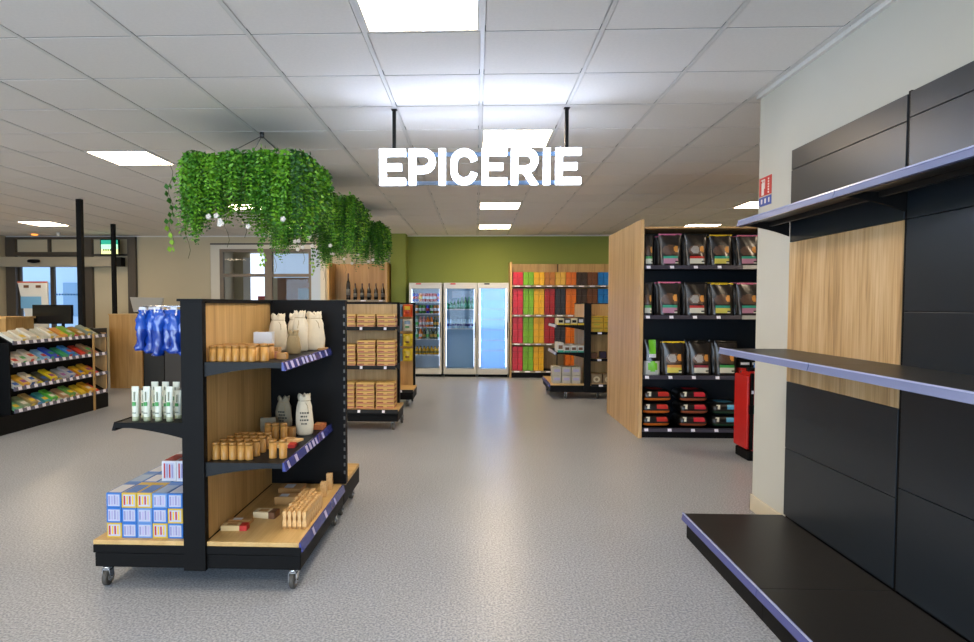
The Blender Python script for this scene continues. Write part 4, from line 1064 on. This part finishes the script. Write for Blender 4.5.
accent = ['#d8d4c8','#c23a2a','#2a58a8','#e0c030','#3a9a50','#8a4a8a']
mags = {}
for ti, z in enumerate(tiers):
    yy = 6.70
    for i in range(13):
        yy = 6.695+.113*i if i < 12 else 8.12
        if i == 11: yy = 7.97
        c1 = cols[ti][i]; key = (c1, (i*3+ti) % 6)
        t = thing('magazine', f'magazine on the {ORD[ti]} tier from the top of the rack, {ORD[i]} from the near end', 'magazine', group='magazines on the rack')
        m1 = mat('mag_'+c1, c1, .4); m2 = mat('acc_'+accent[key[1]], accent[key[1]], .4); h_ = .035+.02*((i*7+ti*3) % 3)
        b = MB(); b.box(-.052, .052, -.0, .19, 0, h_, m1); b.build('stack', t, bevel=.002)
        b = MB(); b.box(-.04, .01, -.0009, -.0003, .006, h_*.8, m2); b.box(-.03, .04, .03, .08, h_+.0003, h_+.0009, m2); b.build('print', t)
        t.location = (-4.975, yy, z-.018); t.rotation_euler = (math.atan2(.107, .19), 0, PI/2)
# ------------------------------------------------------------------ checkout counters and screens
CK = thing('checkout_counter', 'pale oak checkout counter behind the magazine rack at the left edge', 'counter', (-6.9, 9.5, 0))
b = MB(); b.box(-7.9, -6.92, 9.1, 9.7, 0, 1.16, oak); b.build('front', CK); b = MB(); b.box(-7.92, -6.90, 9.08, 9.72, 1.161, 1.19, oak_x); b.build('top', CK)
b = MB(); b.box(-6.895, -5.9, 9.2, 9.95, 0, 1.0, panelm); b.build('side_cabinet', CK)
MO = thing('monitor', 'black flat monitor screen on the checkout counter behind the magazines', 'monitor', (-6.5, 9.5, 1.0))
b = MB(); b.box(-6.83, -6.19, 9.74, 9.78, 1.20, 1.37, black); b.box(-6.83+.0, -6.19, 9.741, 9.77, 1.07, 1.21, black); b.build('frame', MO, bevel=.004)
b = MB(); b.box(-6.815, -6.205, 9.736, 9.7395, 1.085, 1.355, screenm); b.build('screen', MO)
b = MB(); b.box(-6.4, -6.3, 9.66, 9.78, 1.001, 1.012, black); b.box(-6.37, -6.33, 9.75, 9.775, 1.01, 1.1, black); b.build('stand', MO)
DK = thing('service_desk', 'tall oak-fronted service desk with a dark counter, left of the blue bags', 'counter', (-5.4, 10.4, 0))
b = MB(); b.box(-6.01, -5.47, 10.2, 10.24, 0, 1.205, oak_w); b.build('front_panel', DK)
b = MB(); b.box(-5.465, -5.13, 10.25, 10.7, 0, 1.0, mat('counter_black', '#26241f', .4)); b.box(-6.0, -5.47, 10.245, 10.7, 0, 1.0, black); b.build('cabinet', DK)
b = MB(); b.box(-5.125, -4.3, 10.27, 10.7, 0, 1.0, mat('counter_grey', '#45423f', .4)); b.build('side_cabinet', DK)
b = MB(); b.box(-6.02, -5.46, 10.19, 10.72, 1.206, 1.222, oak_x); b.build('top', DK)
MO.location.x -= .14
PR = thing('till_monitor', 'grey-beige screen back on top of the service desk', 'screen', (-5.5, 10.4, 1.222))  # back shell of a till monitor with its stand
b = MB(); b.prism([(-5.78, 1.50), (-5.21, 1.49), (-5.26, 1.25), (-5.72, 1.25)], 'y', 10.42, 10.46, mat('beige_grey', '#a8a59c', .5)); b.build('housing', PR, bevel=.005)
b = MB(); b.box(-5.6, -5.5, 10.36, 10.50, 1.2225, 1.235, mat('beige_grey', '#a8a59c', .5)); b.box(-5.57, -5.53, 10.45, 10.47, 1.235, 1.35, mat('beige_grey', '#a8a59c', .5)); b.build('stand', PR)
# black posts
for (x, y, nm, w_) in ((-5.235, 8.26, 'thicker black square post rising from behind the magazine rack', .032), (-6.27, 10.82, 'thinner black square post behind the service desk', .03)):
    b = MB(); b.box(x-w_, x+w_, y-w_, y+w_, 0, CZ, black); tag(b.build('ceiling_post'), nm, 'post')

# ------------------------------------------------------------------ entrance in the back wall
fy = BW-.02
def fbar(x0, x1, z0, z1, y0=None, m=alu):
    b = MB(); b.box(x0, x1, (y0 or BW-.03), BW+.06, z0, z1, m); return b
b = MB()
for q in ((-9.60, -9.40, 0, 2.74), (-7.98, -7.80, 0, 2.74), (-7.06, -6.90, 0, 2.74)): b.box(q[0], q[1], BW-.08, BW-.001, q[2], q[3], alu)
for q in ((-9.6, -6.9, 2.70, 2.745), (-9.4, -7.98, 2.36, 2.44), (-7.8, -7.06, 2.36, 2.40)): b.box(q[0], q[1], BW-.07, BW-.001, q[2], q[3], alu)
b.box(-8.73, -8.68, BW-.06, BW-.001, 2.44, 2.70, alu)
struct('door_1', b)
b = MB(); b.box(-9.42, -9.36, BW+.02, BW+.08, 0, 2.14, alu); b.box(-8.74, -8.66, BW+.02, BW+.08, 0, 2.14, alu); b.box(-7.98, -7.92, BW+.02, BW+.08, 0, 2.14, alu)
b.box(-9.36, -7.98, BW+.02, BW+.08, 0, .12, alu); b.box(-9.36, -7.98, BW+.02, BW+.08, 2.14, 2.38, alu)
b.box(-9.36, -8.74, BW+.045, BW+.051, .12, 2.14, wglass); b.box(-8.66, -7.98, BW+.045, BW+.051, .12, 2.14, wglass)
for i in range(22):
    x = -9.33+.062*i
    if -8.78 < x < -8.68: continue
    b.box(x, x+.04, BW+.042, BW+.0445, 1.56, 1.595, mat('dot_blue', '#3a78b8', .4))
struct('door_2', b)
OP = thing('door_operator', 'long grey-beige automatic door operator above the glass entrance', 'door operator', (-8.4, 12.6, 2.24))
b = MB(); b.box(-9.58, -7.3, BW-.26, BW-.081, 2.13, 2.33, mat('operator_beige', '#a59c88', .45)); b.build('housing', OP, bevel=.01)
b = MB(); b.box(-7.298, -7.10, BW-.25, BW-.09, 2.14, 2.32, black); b.build('end_box', OP)
b = MB(); b.lathe([(.03,0),(.12,.015),(.13,.05),(.1,.07)], (-8.85, BW-.31, 2.2), 18, black, sy=.45); b.build('sensor', OP)
TV = thing('wall_screen', 'small screen with a teal picture mounted beside the entrance', 'screen', (-7.27, 12.5, 2.5))
b = MB(); b.box(-7.48, -7.10, 12.44, 12.48, 2.35, 2.67, black); b.box(-7.3, -7.26, 12.48, 12.66, 2.48, 2.52, black); b.build('housing', TV, bevel=.004)
b = MB(); sc1 = mat('screen_teal', '#1f7a66', .3, emit=1.1); sc2 = mat('screen_mint', '#8fc9a0', .3, emit=1.0); sc3 = mat('screen_cream', '#cfd68a', .3, emit=1.0)
b.box(-7.46, -7.12, 12.436, 12.4395, 2.57, 2.655, sc1); b.box(-7.46, -7.12, 12.436, 12.4395, 2.47, 2.57, sc2); b.box(-7.46, -7.12, 12.436, 12.4395, 2.38, 2.47, sc3)
for i in range(6): b.box(-7.42+.045*i, -7.39+.045*i, 12.434, 12.4355, 2.44, 2.475, mat('screen_text_dark', '#24402c', .5))
b.build('picture', TV)
BN = thing('display_banner', 'white and blue display board with a red top edge before the entrance glass', 'display board', (-8.2, 11.5, 0))
b = MB(); b.prism([(-8.50, 1.80), (-7.93, 1.80), (-7.93, 0.02), (-8.10, 0.02), (-8.32, .95)], 'y', 11.5, 11.53, mat('banner_white', '#cfd0cc', .5)); b.build('board', BN)
b = MB(); b.box(-8.50, -7.93, 11.496, 11.4995, 1.77, 1.80, mat('banner_red', '#b05a48', .5))
b.box(-8.44, -8.05, 11.496, 11.4995, 1.30, 1.52, mat('banner_blue', '#6fa8d0', .5)); b.box(-8.38, -8.28, 11.494, 11.4955, 1.68, 1.73, brownp); b.box(-8.15, -8.05, 11.494, 11.4955, 1.68, 1.73, brownp)
b.lathe([(.07, -.004), (.07, 0)], (-8.12, 11.4995, 1.22), 16, mat('banner_cream', '#e0d6bc', .5), axis='y'); b.build('artwork', BN)
# outside beyond the entrance
b = MB(); b.box(-16, 0, BW+3.3, 30, -.15, -.05, mat('pavement', '#8d949c', .8)); struct('ground_outside', b)
HB = MB(); HB.box(-20, -9.5, 24, 28, -.1, 6, mat('facade_blue_white', '#c4d8ea', .8, var=.1, scale=1)); HB.box(-9.4, -4, 25, 28, -.1, 5, mat('facade_pale', '#c4d2dc', .8))
for i in range(8): HB.box(-19.5+1.2*i, -18.8+1.2*i, 23.95, 24, .9, 2.2, mat('facade_window', '#86a8c4', .3))
tag(HB.build('outside_building'), 'pale blue building seen through the entrance glass', 'building')
CN = MB(); CN.prism([(-12, 2.35), (-9.2, 2.35), (-7.6, 2.95), (-7.6, 3.1), (-12, 3.1)], 'y', BW+1.3, BW+1.6, mat('canopy_white', '#c9c8c2', .7)); CN.box(-10, -7, BW+1.6, BW+3.2, 2.62, 2.7, mat('canopy_grey', '#9a938a', .7))
tag(CN.build('outside_canopy'), 'white slanted canopy outside above the entrance glass', 'canopy')

# ------------------------------------------------------------------ glazed office front in the back wall
b = MB(); wf = mat('frame_cream', '#d8d2c2', .5)
b.box(-5.37, -5.19, BW-.03, BW+.1, 0, 2.62, wf); b.box(-3.13, -3.03, BW-.03, BW+.1, 0, 2.62, wf); b.box(-5.19, -3.13, BW-.03, BW+.1, 2.50, 2.62, wf)
b.box(-5.37, -3.03, BW-.045, BW-.03, 2.585, 2.615, alu)
b.box(-3.32, -3.13, BW-.02, BW+.08, 0, 2.5, mat('door_bluewhite', '#b9c8d6', .4))
struct('window_1', b)
b = MB(); am = mat('frame_taupe', '#7a6c5a', .45)
for q in ((-5.19, -5.12, 0, 2.5), (-4.27, -4.12, 0, 2.5), (-3.37, -3.32, 0, 2.5)): b.box(q[0], q[1], BW-.02, BW+.06, q[2], q[3], am)
for q in ((-5.12, -4.27), (-4.12, -3.37)):
    b.box(q[0], q[1], BW-.02, BW+.06, 2.44, 2.5, am); b.box(q[0], q[1], BW-.02, BW+.06, 1.94, 2.0, am); b.box(q[0], q[1], BW-.02, BW+.06, 0, .1, am)
    b.box(q[0], q[1], BW+.02, BW+.026, .1, 1.94, wglass); b.box(q[0], q[1], BW+.02, BW+.026, 2.0, 2.44, wglass)
struct('window_2', b)
# office room behind
b = MB(); b.box(-5.9, -2.3, 15.2, 15.3, 0, 2.9, mat('office_beige', '#b5a684', .8)); b.box(-5.95, -5.85, BW+.15, 15.2, 0, 2.9, cream); b.box(-2.35, -2.3, BW+.15, 15.2, 0, 2.9, mat('office_brown', '#7a563c', .6)); b.box(-5.95, -2.3, BW+.15, 15.3, 2.75, 2.9, ceilm)
struct('wall_office', b)
b = MB(); b.box(-5.6, -5.42, 15.14, 15.199, 0, 2.5, white); b.box(-5.42, -5.02, 15.14, 15.199, 0, 2.6, mat('office_window_glow', '#dfeaff', .5, emit=.9)); b.box(-4.85, -3.3, 15.14, 15.199, 2.02, 2.6, mat('office_blind_glow', '#b8cce4', .5, emit=.35)); struct('window_3', b)  # emission stands in for the daylight on pane and blind
b = MB(); b.box(-4.6, -3.3, 14.6, 15.1, 0, 2.0, mat('office_cabinet', '#8a5f40', .5)); b.box(-4.1, -3.85, 14.55, 14.6, 1.5, 1.75, mat('office_bluegrey', '#8aa0b0', .5)); tag(b.build('office_cabinet', bevel=.004), 'brown cabinet in the office behind the glazing', 'cabinet')
b = MB(); b.box(-5.2, -5.0, 15.0, 15.15, 1.42, 1.58, redp); tag(b.build('red_box_in_office'), 'small red-brown box low in the left office pane', 'box')

# small ceiling fittings
def ceil_fit(name, lab, cat, x, y, prof, m):
    b = MB(); b.lathe(prof, (x, y, CZ), 16, m); tag(b.build(name), lab, cat)
ceil_fit('smoke_detector', 'round smoke detector on the ceiling left of the black posts', 'smoke detector', -7.2, 8.8, [(.05,-.04),(.06,-.03),(.06,-.001)], offw)
ceil_fit('emergency_lamp', 'small orange lamp on the ceiling near the entrance', 'lamp', -8.75, 12.35, [(.03,-.03),(.06,-.02),(.06,-.001)], mat('orange_glow', '#e08a3a', .5, emit=1))
ceil_fit('door_sensor', 'small white sensor hanging from the ceiling before the entrance', 'sensor', -8.1, 12.1, [(.03,-.07),(.03,-.03),(.045,-.001)], white)

# ------------------------------------------------------------------ daylight and world
w = bpy.data.worlds.new('World'); bpy.context.scene.world = w; w.use_nodes = True
bg = w.node_tree.nodes['Background']; bg.inputs[0].default_value = lin('#c8e0ff'); bg.inputs[1].default_value = .9
def area(name, loc, rot, sx_, sy_, e, col):
    l = bpy.data.lights.new(name, 'AREA'); l.shape = 'RECTANGLE'; l.size = sx_; l.size_y = sy_; l.energy = e; l.color = col
    o = bpy.data.objects.new(name, l); COL.objects.link(o); o.location = loc; o.rotation_euler = rot; return o
area('daylight_through_shop_windows', (-3.8, YB-.2, 1.5), (PI/2, 0, 0), 11, 2.2, 330, (.66, .82, 1))

# ------------------------------------------------------------------ camera
f, pi_, ya, ro, cx, cy = 635.356, -.0409579, .0375140, .0020057, 451.885, 330.646
cam = bpy.data.cameras.new('Camera'); co = bpy.data.objects.new('Camera', cam); COL.objects.link(co)
cam.sensor_width = 36; cam.lens = 36*f/974; cam.sensor_fit = 'HORIZONTAL'
cam.shift_x = (487-cx)/974; cam.shift_y = -(321-cy)/974
cam.clip_start = .05; cam.clip_end = 200
Rm = Matrix.Rotation(ya, 4, 'Z') @ Matrix.Rotation(PI/2+pi_, 4, 'X') @ Matrix.Rotation(ro, 4, 'Z')
co.matrix_world = Matrix.Translation((0, 0, 1.385)) @ Rm
sc = bpy.context.scene; sc.camera = co
sc.view_settings.view_transform = 'Standard'; sc.view_settings.look = 'None'; sc.view_settings.gamma = 1; sc.view_settings.exposure = 1.05
sc.view_settings.use_curve_mapping = False
